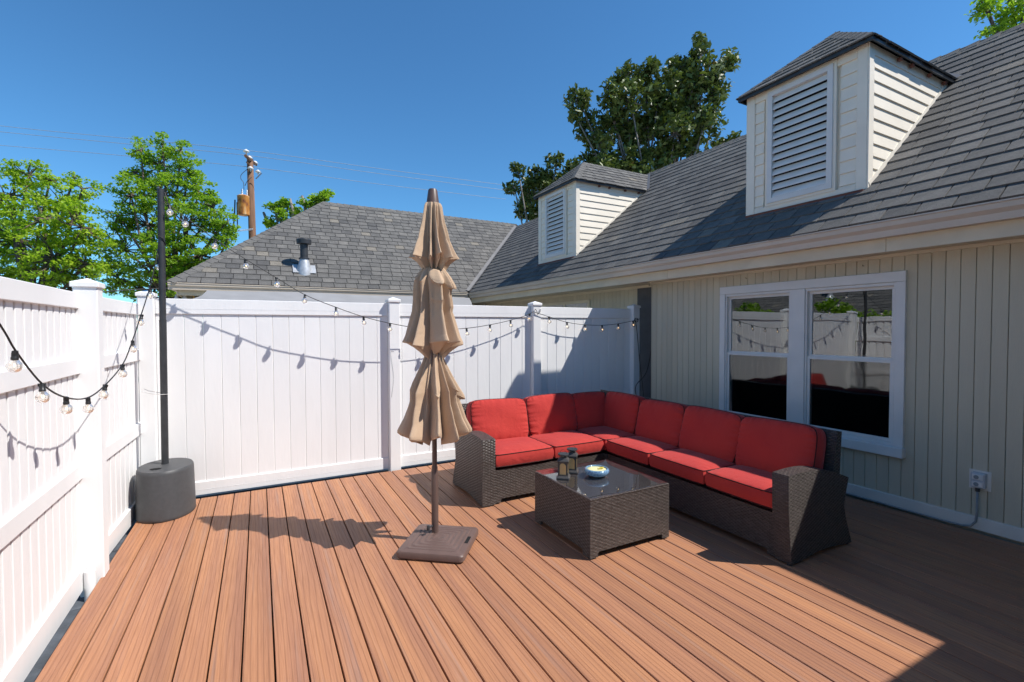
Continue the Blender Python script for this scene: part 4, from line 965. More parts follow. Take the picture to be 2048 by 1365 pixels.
b = MB(); b.lathe(UC, [(0.027, 0.06), (0.027, 0.555), (0.0235, 0.565), (0.0235, 0.59)], 20); b.build('pole_sleeve', M['umb_pole'], um_, smooth='auto')
b = MB(); b.tube([UC+Vector((-0.02, -0.01, 0.13)), UC+Vector((-0.06, -0.03, 0.13))], 0.007, 8); b.lathe(UC+Vector((-0.065, -0.033, 0.13)), [(0.0, -0.02), (0.012, -0.018), (0.014, 0.0), (0.012, 0.018), (0.0, 0.02)], 10); b.build('clamp_knob', M['dark_metal'], um_)
# ribs inside
b = MB()
for k in range(8):
    t = 2*math.pi*(k+0.3)/8; dx, dy = math.cos(t), math.sin(t)
    b.tube([UC+Vector((dx*0.035, dy*0.035, 2.60)), UC+Vector((dx*0.055, dy*0.055, 1.7)), UC+Vector((dx*0.09, dy*0.09, 0.98))], 0.006, 5)
b.build('rib_frame', M['umb_pole'], um_)
# base: square slab with stepped rings and grip slot
ba = MB(); ang = math.radians(53.0); BCn = Vector((1.195, 3.425, 0)); hb = 0.252
ring = lambda h, z: [(BCn.x-h, BCn.y-h, z), (BCn.x+h, BCn.y-h, z), (BCn.x+h, BCn.y+h, z), (BCn.x-h, BCn.y+h, z)]
def chamf(h, z, r):
    p = []
    for cx, cy, a0 in ((1, -1, -90), (1, 1, 0), (-1, 1, 90), (-1, -1, 180)):
        for k in range(6):
            a = math.radians(a0+k*18); p.append((BCn.x+cx*(h-r)+r*math.cos(a), BCn.y+cy*(h-r)+r*math.sin(a), z))
    return p
lv = [(hb-0.012, 0.004, 0.03), (hb, 0.016, 0.035), (hb, 0.050, 0.035), (hb-0.006, 0.060, 0.035), (hb-0.018, 0.064, 0.035)]
hh = hb-0.05; z = 0.064
for s_ in range(5):
    lv += [(hh, z+0.001, 0.025), (hh-0.004, z+0.005, 0.025), (hh-0.020, z+0.005, 0.022), (hh-0.024, z+0.002, 0.02)]; hh -= 0.037; z += 0.002
vs = []; 
for h, zz, r in lv: vs += chamf(h, zz, r)
n = 24; ba.add(vs, [(l*n+i, l*n+(i+1) % n, (l+1)*n+(i+1) % n, (l+1)*n+i) for l in range(len(lv)-1) for i in range(n)]+[tuple(range(n))[::-1], tuple((len(lv)-1)*n+i for i in range(n))])
ba.rot(ang, BCn); base_o = ba.build('base', M['umb_base'], um_, smooth='auto')
sl_ = MB(); sl_.bevbox((BCn.x-0.055, BCn.y-hb+0.018, 0.0655), (BCn.x+0.055, BCn.y-hb+0.044, 0.0675), 0.001); sl_.rot(ang+math.pi/2-math.pi/2, BCn); sl_.build('grip_slot', M['underlay'], base_o)

# ================================================================== CUSHIONS
def cushion(name, parent, c, w, d, t, M3, puff=0.03, crown=0.02, seed=0, wr=0.004, corner=0.05, sag=0.0):
    """W x D outline, T thick; M3 maps local (x,y,z: z through the thickness) to world"""
    rnd = random.Random(seed); n = 34; ph = [rnd.uniform(0, 6.28) for _ in range(8)]
    n = 50
    def xy(u, v):
        k = 1-corner*(abs(u)**5)*(abs(v)**5)
        return u*w/2*k*(1+crown*(1-v*v)*0.4), v*d/2*k*(1+crown*(1-u*u)*0.4)
    def th(u, v):
        e = max(0, 1-abs(u)**5)*max(0, 1-abs(v)**5)
        base = t/2*0.78+(t/2*0.22+puff)*e**0.55*(0.75+0.25*(1-u*u)*(1-v*v))
        ed = 1-max(abs(u), abs(v)); fade = math.exp(-ed*6.5)*(1-math.exp(-ed*30))
        s = u if abs(v) > abs(u) else v
        g = math.sin(26*s+ph[0]+2.0*math.sin(7*s+ph[1]))+0.6*math.sin(47*s+ph[2])
        return base+wr*2.3*g*fade+wr*1.3*math.sin(3.1*u+ph[3]+2*v)*math.sin(2.7*v+ph[4])*e
    b = MB(); T = lambda x, y, z: tuple(Vector(c)+M3 @ Vector((x, y, z)))
    g_ = [math.sin(math.pi/2*(2*i/n-1)) for i in range(n+1)]
    for sgn in (1, -1):
        vs = []
        for j in range(n+1):
            for i in range(n+1):
                u, v = g_[i], g_[j]; x, y = xy(u, v); vs.append(T(x, y, sgn*th(u, v)-sag*0))
        fs = [(j*(n+1)+i, j*(n+1)+i+1, (j+1)*(n+1)+i+1, (j+1)*(n+1)+i) for j in range(n) for i in range(n)]
        b.add(vs, fs if sgn > 0 else [f[::-1] for f in fs])
    edge = [(g_[i], -1) for i in range(n)]+[(1, g_[i]) for i in range(n)]+[(g_[n-i], 1) for i in range(n)]+[(-1, g_[n-i]) for i in range(n)]
    lines = []; K = 5
    for k in range(K+1):
        q = k/K*2-1; bow = 0.010*(1-q*q)
        row = []
        for (u, v) in edge:
            x, y = xy(u, v); l = math.hypot(x/w*2, y/d*2); nx, ny = (u if abs(u) > 0.98 else 0), (v if abs(v) > 0.98 else 0)
            row.append(T(x+nx*bow, y+ny*bow, q*th(u, v)))
        lines.append(row)
    m_ = len(edge); vs = [p for r in lines for p in r]
    b.add(vs, [(k*m_+i, k*m_+(i+1) % m_, (k+1)*m_+(i+1) % m_, (k+1)*m_+i) for k in range(K) for i in range(m_)])
    o = b.build(name, M['red'], parent, origin=c, smooth=True)
    pp = MB()
    for k in (0, K): pp.tube(lines[k]+[lines[k][0]], 0.0050, 5, cap=False)
    pp.build('piping', M['piping'], o, origin=c, smooth=True)
    return o

# ================================================================== SECTIONAL SOFA
sofa = empty('sectional_sofa', (3.2, 4.0, 0), 'L-shaped brown wicker sectional sofa with red cushions in the corner by the house', 'sofa')
def wk(name, poly_or_boxes, parent=sofa, off=None):
    b = MB()
    if off is not None: b.prism(poly_or_boxes, off)
    else:
        for lo, hi in poly_or_boxes: b.bevbox(lo, hi, 0.006)
    return b.build(name, M['wicker'], parent, uv=True)
def arc(p0, p1, bulge, n=10):
    return [(p0[0]+(p1[0]-p0[0])*i/n, p0[1]+(p1[1]-p0[1])*i/n+bulge*math.sin(math.pi*i/n)) for i in range(1, n)]
# right arm (near the camera): profile in x,z
pr = [(3.245, 0.012), (3.225, 0.20), (3.205, 0.40), (3.200, 0.625)]+[(3.205, 0.640)]+arc((3.205, 0.640), (3.955, 0.520), 0.052, 14)+[(3.955, 0.520), (3.950, 0.50), (3.915, 0.40), (3.895, 0.31), (3.93, 0.20), (4.00, 0.035), (4.005, 0.012), (3.93, 0.012)]+arc((3.93, 0.012), (3.34, 0.012), 0.026, 10)+[(3.36, 0.012)]
def armR(y0, y1):
    b = MB(); n = len(pr); out = y0; b.prism([(x, y0, z) for x, z in pr], (0, y1-y0, 0)); return b.build('arm', M['wicker'], sofa, uv=True, smooth='auto')
armR(1.962, 2.082)
# left arm: profile in y,z
pl_ = [(3.970, 0.012), (3.975, 0.20), (3.965, 0.40), (3.962, 0.618), (3.968, 0.632)]+arc((3.968, 0.632), (4.69, 0.548), 0.05, 14)+[(4.69, 0.548), (4.68, 0.50), (4.66, 0.38), (4.655, 0.30), (4.69, 0.18), (4.745, 0.03), (4.745, 0.012), (4.67, 0.012)]+arc((4.67, 0.012), (4.08, 0.012), 0.026, 10)+[(4.08, 0.012)]
b = MB(); b.prism([(1.805, y, z) for y, z in pl_], (0.130, 0, 0)); b.build('arm', M['wicker'], sofa, uv=True, smooth='auto')
# bases with arched skirts
def skirt(p0, p1, inn, name='seat_base'):
    """front panel from P0 to P1 with a shallow arch, thickness along INN"""
    p0, p1 = Vector(p0), Vector(p1); d = p1-p0; L = d.length; d.normalize()
    pts = [(0, 0.012), (0.07, 0.012), (0.072, 0.040), (0.085, 0.048)]+[(L-0.085, 0.048), (L-0.072, 0.040), (L-0.07, 0.012), (L, 0.012), (L, 0.325), (0, 0.325)]
    b = MB(); b.prism([p0+d*s+Vector((0, 0, z)) for s, z in pts], inn); return b.build(name, M['wicker'], sofa, uv=True)
skirt((1.937, 3.995, 0), (3.245, 3.995, 0), (0, 0.03, 0))
skirt((3.262, 3.255-0+0.70, 0), (3.262, 2.084, 0), (0.03, 0, 0))
wk('seat_platform', [((1.937, 4.026, 0.10), (3.24, 4.70, 0.322))]); wk('seat_platform', [((3.293, 2.084, 0.10), (3.92, 3.99, 0.3225))]); wk('corner_base', [((3.246, 3.957, 0.012), (4.0, 4.74, 0.321))])
# backs
def back(poly, off): return wk('backrest', poly, off=off)
back([(1.937, 4.60, 0.31), (1.937, 4.72, 0.30), (1.937, 4.845, 0.84), (1.937, 4.80, 0.845)], (2.1, 0, 0))
back([(3.80, 2.02, 0.31), (3.93, 2.02, 0.30), (3.965, 2.02, 0.86), (3.905, 2.02, 0.868)], (0, 2.86, 0))
back([(3.93, 1.985, 0.31), (3.93, 2.02, 0.31), (3.965, 2.02, 0.86), (3.94, 1.99, 0.862)], (0.03, 0, 0)) if False else None
for x, y in ((1.83, 4.0), (1.90, 4.0), (1.83, 4.70), (3.26, 1.985), (3.27, 2.06), (3.97, 1.985), (3.97, 4.70), (3.28, 3.9)):
    b = MB(); b.lathe((x, y, 0.001), [(0.018, 0.0), (0.018, 0.018)], 12); b.build('foot', M['dark_metal'], sofa)
I3 = Matrix.Identity(3)
sc = [((1.943, 3.975), (2.602, 4.60)), ((2.606, 3.975), (3.236, 4.60)), ((3.245, 3.975), (3.86, 4.62)), ((3.242, 3.345), (3.86, 3.968)), ((3.242, 2.705), (3.86, 3.339)), ((3.242, 2.086), (3.86, 2.700))]
for i, ((xa, ya), (xb, yb)) in enumerate(sc):
    cushion('seat_cushion', sofa, ((xa+xb)/2, (ya+yb)/2, 0.413), xb-xa-0.008, yb-ya-0.008, 0.145, I3, 0.013, 0.0, 30+i, 0.0015, 0.035)
# back cushions: left bank faces -y, leaning back
def lean_y(a, yaw=0.0):   # local z -> facing -y, local y -> up
    R1 = Matrix.Rotation(math.radians(90), 3, 'X'); return Matrix.Rotation(yaw, 3, 'Z') @ Matrix.Rotation(-a, 3, 'X') @ R1
def bc(cx, cy, w, facing, lean, seed, h=0.44, cz=0.655, t=0.165, roll=0.0):
    Mx = Matrix.Rotation(facing, 3, 'Z') @ Matrix.Rotation(-lean, 3, 'X') @ Matrix.Rotation(math.radians(90), 3, 'X') @ Matrix.Rotation(roll, 3, 'Z')
    cushion('back_cushion', sofa, (cx, cy, cz), w, h, t, Mx, 0.030, 0.03, seed, 0.0042, 0.085)
bc(2.275, 4.60, 0.66, 0.0, 0.26, 51, 0.45, 0.665, roll=-0.03)
bc(2.945, 4.61, 0.64, 0.0, 0.25, 52, 0.46, 0.665, roll=0.02)
bc(3.50, 4.63, 0.52, 0.0, 0.22, 53, 0.45, 0.655)
bc(3.775, 4.29, 0.58, -math.pi/2, 0.22, 54, 0.46, 0.66)
bc(3.765, 3.665, 0.62, -math.pi/2, 0.25, 55, 0.45, 0.655, roll=0.03)
bc(3.760, 3.035, 0.63, -math.pi/2, 0.25, 56, 0.46, 0.660, roll=-0.02)
bc(3.765, 2.400, 0.65, -math.pi/2, 0.24, 57, 0.46, 0.660, roll=0.02)

# ================================================================== COFFEE TABLE
TX0, TX1, TY0, TY1, TZ = 2.068, 2.842, 2.697, 3.468, 0.430
tb = empty('coffee_table', ((TX0+TX1)/2, (TY0+TY1)/2, 0), 'square brown wicker coffee table with a glass top in front of the sofa', 'table')
def tside(p0, p1, inn):
    p0, p1 = Vector(p0), Vector(p1); d = p1-p0; L = d.length; d.normalize()
    pts = [(0, 0.012), (0.070, 0.012), (0.072, 0.040), (0.080, 0.048)]+[(L-0.080, 0.048), (L-0.072, 0.040), (L-0.070, 0.012), (L, 0.012), (L, TZ-0.001), (0, TZ-0.001)]
    b = MB(); b.prism([p0+d*s+Vector((0, 0, z)) for s, z in pts], inn); b.build('side_panel', M['wicker'], tb, uv=True)
tside((TX0, TY0, 0), (TX1, TY0, 0), (0, 0.022, 0)); tside((TX1, TY1, 0), (TX0, TY1, 0), (0, -0.022, 0))
tside((TX0, TY1-0.0225, 0), (TX0, TY0+0.0225, 0), (0.022, 0, 0)); tside((TX1, TY0+0.0225, 0), (TX1, TY1-0.0225, 0), (-0.022, 0, 0))
b = MB(); b.bevbox((TX0+0.001, TY0+0.001, TZ), (TX1-0.001, TY1-0.001, TZ+0.008), 0.004); b.build('top', M['wicker'], tb, uv=True)
b = MB(); b.bevbox((TX0+0.006, TY0+0.006, TZ+0.0105), (TX1-0.006, TY1-0.006, TZ+0.0165), 0.0015); b.build('glass_top', M['table_glass'], tb)
for x in (TX0+0.03, TX1-0.03):
    for y in (TY0+0.03, TY1-0.03):
        b = MB(); b.lathe((x, y, 0.001), [(0.02, 0), (0.02, 0.03)], 12); b.build('foot', M['dark_metal'], tb)
TT = TZ+0.0168
def lantern(c, ang, label):
    c = Vector(c); L = empty('lantern', c, label, 'lantern', 'candle lanterns on the coffee table')
    def mk(nm, mb, mat, **k): mb.rot(ang, c); return mb.build(nm, M[mat], L, **k)
    b = MB(); h0, h1 = 0.052, 0.041
    b.prism([(c.x-h0, c.y-h0, c.z), (c.x+h0, c.y-h0, c.z), (c.x+h0, c.y+h0, c.z), (c.x-h0, c.y+h0, c.z)][::-1] if False else [(c.x-h0, c.y-h0, c.z), (c.x-h0, c.y+h0, c.z), (c.x+h0, c.y+h0, c.z), (c.x+h0, c.y-h0, c.z)], (0, 0, 0.008))
    lo = [(c.x+sx*h0, c.y+sy*h0, c.z+0.0085) for sx, sy in ((-1, -1), (1, -1), (1, 1), (-1, 1))]; hi = [(c.x+sx*h1, c.y+sy*h1, c.z+0.024) for sx, sy in ((-1, -1), (1, -1), (1, 1), (-1, 1))]
    b.add(lo+hi, [(0, 1, 5, 4), (1, 2, 6, 5), (2, 3, 7, 6), (3, 0, 4, 7), (4, 5, 6, 7)]); mk('base', b, 'lantern')
    zb, zt = c.z+0.0245, c.z+0.138
    for k in range(4):                    # arched frame on each side
        fr = MB(); R_ = 0.026; zc = zt-0.012-R_; pts = [( -0.040, zb), (-0.026, zb), (-0.026, zc)]
        y = c.y-0.040
        pts2 = [(-0.026*math.cos(a), zc+R_*math.sin(a)) for a in np.linspace(0, math.pi, 13)]
        # strips between arch and top edge
        def q(a, b2, cc, d): 
            v = [(c.x+p[0], y, p[1]) for p in (a, b2, cc, d)]; fr.prism(v, (0, 0.004, 0))
        q((-0.040, zb), (-0.026, zb), (-0.026, zc), (-0.040, zc)); q((0.026, zb), (0.040, zb), (0.040, zc), (0.026, zc)); q((-0.026, zb), (0.026, zb), (0.026, zb+0.009), (-0.026, zb+0.009))
        for i in range(12):
            a, b2 = pts2[i], pts2[i+1]; xa = -0.040+0.080*i/12; xb2 = -0.040+0.080*(i+1)/12
            q(a, b2, (xb2, zt), (xa, zt))
        q((-0.040, zc), (-0.026, zc), (-0.033, zt), (-0.040, zt)); q((0.026, zc), (0.040, zc), (0.040, zt), (0.033, zt))
        fr.rot(k*math.pi/2, c); mk('arched_frame', fr, 'lantern')
    for k in range(4):
        b = MB(); b.box((c.x-0.0395, c.y-0.0355, zb), (c.x+0.0350, c.y-0.0345, zt-0.001)); b.rot(k*math.pi/2, c); mk('pane', b, 'amber_pane')
    b = MB(); h = 0.046; b.box((c.x-h, c.y-h, zt), (c.x+h, c.y+h, zt+0.005))
    lo = [(c.x+sx*h, c.y+sy*h, zt+0.0052) for sx, sy in ((-1, -1), (1, -1), (1, 1), (-1, 1))]; hi = [(c.x+sx*0.028, c.y+sy*0.028, zt+0.030) for sx, sy in ((-1, -1), (1, -1), (1, 1), (-1, 1))]
    b.add(lo+hi, [(0, 1, 5, 4), (1, 2, 6, 5), (2, 3, 7, 6), (3, 0, 4, 7), (4, 5, 6, 7)]); mk('roof', b, 'lantern')
    b = MB(); b.lathe((c.x, c.y, zt+0.0302), [(0.024, 0.0), (0.024, 0.018), (0.044, 0.019), (0.046, 0.024), (0.044, 0.030), (0.0, 0.034)], 24); mk('lid', b, 'dark_metal', smooth='auto')
    b = MB(); pts = [(c.x+0.034*math.cos(a), c.y, zt+0.03+0.065*math.sin(a)) for a in np.linspace(0, math.pi, 12)]
    b.v = []; b.tube(pts, 0.0014, 5); b.v = [(v[0], v[1]-(v[2]-(zt+0.03))*0.25, v[2]) for v in b.v]; mk('handle', b, 'cable')
    b = MB(); b.lathe((c.x, c.y, zb), [(0.030, 0.0), (0.030, 0.082), (0.026, 0.086), (0.006, 0.080), (0.0, 0.080)], 20); b.build('candle', M['wax'], L, smooth='auto')
    b = MB(); b.tube([(c.x, c.y, zb+0.079), (c.x+0.001, c.y, zb+0.092)], 0.0012, 5); b.build('wick', M['cable'], L)
    return L
lantern((2.176, 3.195, TT), math.radians(-42), 'black metal lantern with cream candle nearest the front edge of the glass table')
lantern((2.330, 3.290, TT), math.radians(-42), 'black metal lantern with cream candle standing just behind the other lantern')
bc_ = Vector((2.445, 3.105, TT)); bo = empty('candle_bowl', bc_, 'blue glazed bowl candle with pale yellow wax on the glass table', 'candle')
b = MB(); b.lathe(bc_, [(0.050, 0.0), (0.062, 0.004), (0.092, 0.020), (0.104, 0.040), (0.100, 0.056), (0.090, 0.064), (0.084, 0.063), (0.082, 0.058), (0.084, 0.048), (0.0, 0.046)], 40); b.build('bowl', M['bowl'], bo, smooth=True)
b = MB(); b.lathe(bc_, [(0.0835, 0.047), (0.083, 0.0535), (0.060, 0.0545), (0.0, 0.0535)], 32); b.build('wax', M['wax2'], bo, smooth=True)
b = MB(); b.tube([bc_+Vector((0.01, 0.0, 0.052)), bc_+Vector((0.012, 0.0, 0.064))], 0.0015, 5); b.build('wick', M['cable'], bo)
b = MB(); q = [bc_+Vector((x, y, 0.0575+z)) for x, y, z in ((0.0, -0.012, 0), (0.045, -0.03, 0.004), (0.065, -0.01, 0.008), (0.05, 0.012, 0.003))]; b.prism(q, (0, 0, 0.0015)); b.build('fallen_leaf', M['leaf_bit'], bo)

# ================================================================== UTILITY POLE AND LINES
up0 = at_depth(512, 690, 22.0); upt = at_depth(500, 318, 22.0); UPX = up0.copy(); UPX.z = -0.3
ut = empty('utility_pole', UPX, 'weathered wooden utility pole with a rusty transformer beyond the far roof', 'utility pole')
toP = lambda z: UPX.lerp(upt, (z-UPX.z)/(upt.z-UPX.z))
b = MB(); b.tube([toP(-0.3), toP(4), toP(upt.z)], [0.19, 0.17, 0.135], 14); b.build('pole', M['pole_wood'], ut, smooth=True)
tc = at_depth(487, 412, 21.8)
b = MB(); b.lathe(tc+Vector((0, 0, 0)), [(0.22, -0.44), (0.25, -0.42), (0.25, 0.38), (0.26, 0.40), (0.26, 0.43), (0.2, 0.47), (0.0, 0.49)], 22); b.build('transformer', M['rust'], ut, smooth='auto')
b = MB()
for z in (0.22, -0.12): b.tube([tc+Vector((0.2, 0.0, z)), toP(tc.z+z)], 0.035, 6)
b.build('bracket', M['galv'], ut)
b = MB()
for dx, dy in ((-0.05, 0.0), (0.16, 0.05)):
    b.lathe(tc+Vector((dx, dy, 0.45)), [(0.04, 0), (0.055, 0.05), (0.03, 0.08), (0.05, 0.14), (0.03, 0.18), (0.03, 0.3), (0.0, 0.32)], 10)
b.build('bushing', M['porcelain'], ut, smooth=True)
ca, cbp = at_depth(491, 312, 21.2), at_depth(512, 330, 22.7)
b = MB(); b.tube([ca, cbp], 0.07, 6); b.tube([at_depth(494, 325, 21.6), at_depth(503, 338, 22.2)], 0.045, 6); b.build('cross_arm', M['pole_wood'], ut)
for (x, y, d) in ((492.5, 303, 21.3), (499, 316, 21.8), (510, 326, 22.5), (501, 337, 21.8), (516, 344, 22.4)):
    p = at_depth(x, y, d); b = MB(); b.lathe(p, [(0.03, -0.14), (0.03, -0.04), (0.12, -0.03), (0.13, 0.0), (0.08, 0.05), (0.03, 0.09), (0.0, 0.10)], 12); b.build('insulator', M['porcelain'], ut, smooth=True)
b = MB(); b.tube(spline([at_depth(497, 337, 21.8), at_depth(483, 349, 21.7), at_depth(482, 358, 21.7), at_depth(487, 366, 21.7), at_depth(488, 380, 21.7)]), 0.014, 5)
b.tube(spline([at_depth(503, 355, 21.9), at_depth(495, 362, 21.8), at_depth(490, 372, 21.8)]), 0.014, 5)
b.tube(spline([at_depth(523, 347, 22.3), at_depth(512, 358, 22.1)]), 0.025, 5); b.tube(spline([at_depth(470, 400, 21.7), at_depth(469, 430, 21.7), at_depth(467, 452, 21.7)]), 0.03, 5); b.tube(spline([at_depth(474, 405, 21.7), at_depth(475, 455, 21.7)]), 0.025, 5); b.build('jumper_wire', M['wire_dark'], ut)
def line(pts, label, r=0.012, mat='wire_line', grp='overhead power lines'):
    P_ = [at_depth(*p) for p in pts]; o = MB(); c = P_[len(P_)//2]; o.tube(spline(P_, 5), r, 5); ob_ = o.build('power_line', M[mat], None, origin=c); tag(ob_, label, 'power line', grp)
line([(-420, 200, 21), (0, 252, 21), (250, 277, 21), (492, 301, 21.3), (760, 338, 24), (1012, 371, 28)], 'topmost thin overhead wire crossing the sky through the pole top')
line([(-420, 220, 21.5), (0, 264, 21.5), (250, 288, 21.5), (500, 312, 21.9), (760, 348, 24.5), (1012, 381, 28.5)], 'second overhead wire from the top crossing behind the umbrella tip')
line([(-420, 255, 22), (0, 291, 22), (250, 312, 22), (503, 335, 22.2), (760, 369, 25), (1012, 399, 29)], 'third overhead wire passing just below the pole\'s insulators')
line([(-420, 492, 20), (0, 475, 20), (230, 470, 20), (400, 466, 20.5), (470, 462, 21), (506, 458, 21.8)], 'low service wire meeting the pole just above the roof hip', 0.016, 'wire_line', None)
line([(-420, 560, 16), (0, 512, 16), (150, 500, 17), (300, 488, 19), (420, 470, 20.5), (506, 460, 21.9)], 'sagging service wire rising across the maples to the pole', 0.012, 'wire_line', None)
line([(120, 596, 11), (220, 583, 11.5), (330, 577, 12.3), (372, 579, 12.5)], 'black cable running just above the picket fence to the far roof corner', 0.010, 'wire_dark', None)

# ================================================================== TREES
def leaves_mesh(name, cents, per, spread, size, mat, flat=0.55, seed=1, elong=1.0, bias_up=0.6):
    rg = np.random.default_rng(seed); n = len(cents)*per
    C0 = np.repeat(np.array(cents), per, axis=0); d = rg.normal(size=(n, 3)); d /= np.linalg.norm(d, axis=1)[:, None]
    rad = spread*rg.random(n)[:, None]**0.45; P0 = C0+d*rad*np.array([1, 1, flat])
    nrm = rg.normal(size=(n, 3)); nrm[:, 2] = np.abs(nrm[:, 2])+bias_up; nrm /= np.linalg.norm(nrm, axis=1)[:, None]
    a = np.cross(nrm, rg.normal(size=(n, 3))); a /= np.linalg.norm(a, axis=1)[:, None]; b2 = np.cross(nrm, a)
    s = size*(0.6+0.8*rg.random(n))[:, None]; l = s*elong
    droop = -0.25*s*np.array([0, 0, 1])
    V0 = P0-a*l*0.5; V1 = P0+b2*s*0.42+a*l*0.05; V2 = P0+a*l*0.5+droop; V3 = P0-b2*s*0.42+a*l*0.05
    vs = np.stack([V0, V1, V2, V3], 1).reshape(-1, 3).astype(np.float32)
    me = bpy.data.meshes.new(name); me.vertices.add(n*4); me.vertices.foreach_set('co', vs.ravel()); me.loops.add(n*4); me.loops.foreach_set('vertex_index', np.arange(n*4, dtype=np.int32))
    me.polygons.add(n); me.polygons.foreach_set('loop_start', np.arange(0, n*4, 4, dtype=np.int32)); me.polygons.foreach_set('loop_total', np.full(n, 4, np.int32))
    me.materials.append(mat); at = me.attributes.new('tint', 'FLOAT', 'FACE')
    ct = np.repeat(rg.random(len(cents)), per); at.data.foreach_set('value', np.clip(0.55*ct+0.45*rg.random(n), 0, 1).astype(np.float32))
    me.update(calc_edges=True); me.validate(); return me
def tree(name, label, depth, blobs, trunkpx, mat, bark, csp=0.34, per=46, size=0.13, dens=5.0, flat=0.5, seed=1, elong=1.0, twig=0.02, shell=0.35, extra_bare=(), flowers=0, thick=0.16, bias_up=0.6):
    rnd = random.Random(seed); base = at_depth(trunkpx, 660, depth); base.z = -0.3
    root = empty(name, base, label, 'tree', 'trees around the house')
    cents = []; wood = MB(); bl = []
    for (x, y, r) in blobs:
        dj = rnd.uniform(-0.9, 0.9)*r/F_PX*depth*0.9; c = at_depth(x, y, depth+dj); R_ = r/F_PX*depth; bl.append((c, R_))
    topz = max(c.z for c, _ in bl); fork = base.z+(topz-base.z)*0.30
    tp = Vector((base.x, base.y, fork)); wood.tube([base, base.lerp(tp, 0.5)+Vector((0.05, 0.03, 0)), tp], [thick, thick*0.85, thick*0.7], 10)
    for c, R_ in bl:
        mid_ = tp.lerp(c, 0.5)+Vector((rnd.uniform(-.3, .3), rnd.uniform(-.3, .3), rnd.uniform(-0.1, 0.35)))
        wood.tube(spline([tp, tp.lerp(mid_, 0.6), mid_, c], 3), [thick*0.55*(1-0.075*i) for i in range(10)], 6)
        k = max(4, int(dens*R_*R_*4.2))
        for _ in range(k):
            d = Vector((rnd.gauss(0, 1), rnd.gauss(0, 1), rnd.gauss(0, 1))).normalized(); q = c+d*R_*(shell+(1-shell)*rnd.random()**0.6)*rnd.uniform(0.85, 1.12)
            cents.append(tuple(q))
            if rnd.random() < 0.6:
                m_ = c.lerp(q, 0.5)+Vector((rnd.uniform(-.1, .1), rnd.uniform(-.1, .1), rnd.uniform(-.12, .05))); wood.tube([c.lerp(q, 0.05), m_, q], [twig*1.5, twig, twig*0.4], 4, cap=False)
    for (x0, y0, x1, y1) in extra_bare:
        wood.tube([at_depth(x0, y0, depth), at_depth((x0+x1)/2+2, (y0+y1)/2, depth), at_depth(x1, y1, depth)], [0.10, 0.08, 0.06], 6)
    wood.build('trunk', bark, root, smooth=True)
    cm = leaves_mesh('crown', cents, per, csp, size, mat, flat, seed, elong, bias_up); cm.transform(Matrix.Translation(-base)); link('crown', cm, root, base)
    if flowers:
        b = MB()
        for _ in range(flowers):
            q = Vector(rnd.choice(cents))+Vector((-0.15, -0.2, 0.05))
            for k in range(6):
                a = k*math.pi/3; b.add([q, q+Vector((math.cos(a-.4), math.sin(a-.4), 0.5))*0.05, q+Vector((math.cos(a), math.sin(a), 0.9))*0.08, q+Vector((math.cos(a+.4), math.sin(a+.4), 0.5))*0.05], [(0, 1, 2, 3)])
        b.build('flowers', M['petal'], root)['kind'] = 'stuff'
    return root
tree('maple_tree', 'bright yellow-green maple at the left edge behind the picket fence', 16.0,
     [(10, 392, 52), (58, 352, 34), (28, 350, 26), (120, 405, 48), (165, 378, 26), (90, 440, 55), (165, 455, 52), (30, 480, 75), (110, 515, 70), (172, 530, 48), (-70, 430, 85), (-50, 540, 80), (55, 565, 60), (140, 580, 45), (-160, 480, 90), (100, 360, 16), (150, 352, 14)],
     60, M['maple'], M['bark'], 0.27, 46, 0.092, 11.0, 0.45, 3)
tree('maple_tree', 'tall green maple between the black pole and the utility pole', 18.0,
     [(282, 300, 24), (325, 283, 18), (362, 300, 26), (318, 330, 44), (270, 345, 26), (378, 345, 34), (262, 390, 40), (330, 395, 55), (398, 385, 40), (236, 430, 34), (295, 450, 52), (370, 450, 52), (425, 415, 36), (452, 445, 28), (430, 470, 34), (250, 500, 48), (325, 515, 58), (400, 510, 48), (455, 480, 20), (240, 560, 42), (310, 575, 48), (370, 560, 45), (205, 540, 24), (420, 545, 30), (385, 590, 40), (450, 590, 40)],
     345, M['maple2'], M['bark'], 0.27, 46, 0.092, 11.5, 0.45, 5)
tree('pruned_tree', 'small pollarded tree with bare stubs behind the hip roof', 23.0,
     [(560, 438, 20), (590, 425, 18), (548, 412, 11), (575, 405, 11), (610, 415, 14), (632, 402, 9), (655, 390, 8), (645, 398, 8), (600, 445, 20), (540, 450, 10)],
     585, M['maple2'], M['bark_grey'], 0.26, 60, 0.14, 9.0, 0.8, 8, extra_bare=((586, 440, 580, 398), (612, 430, 604, 392), (645, 410, 640, 388), (535, 455, 527, 425), (546, 470, 538, 440)), thick=0.22)
tree('magnolia_tree', 'large dark glossy magnolia rising behind the main roof ridge', 19.0,
     [(1160, 205, 24), (1150, 232, 16), (1190, 262, 34), (1212, 185, 20), (1250, 160, 26), (1290, 145, 26), (1262, 205, 38), (1320, 175, 38), (1365, 135, 30), (1400, 80, 12), (1403, 108, 18), (1410, 150, 34), (1448, 128, 20), (1455, 118, 12), (1385, 200, 40), (1430, 185, 24), (1310, 235, 42), (1240, 262, 40), (1200, 310, 34), (1265, 310, 40), (1350, 265, 40), (1410, 245, 32), (1330, 310, 38), (1395, 290, 26), (1215, 350, 30), (1280, 360, 40), (1466, 282, 13), (1440, 292, 11), (1345, 220, 30), (1285, 260, 32), (1225, 225, 20), (1375, 170, 24)],
     1310, M['magnolia'], M['bark_grey'], 0.30, 30, 0.135, 11.5, 0.85, 11, elong=1.8, flowers=3, thick=0.15, bias_up=0.2, shell=0.25, twig=0.022)
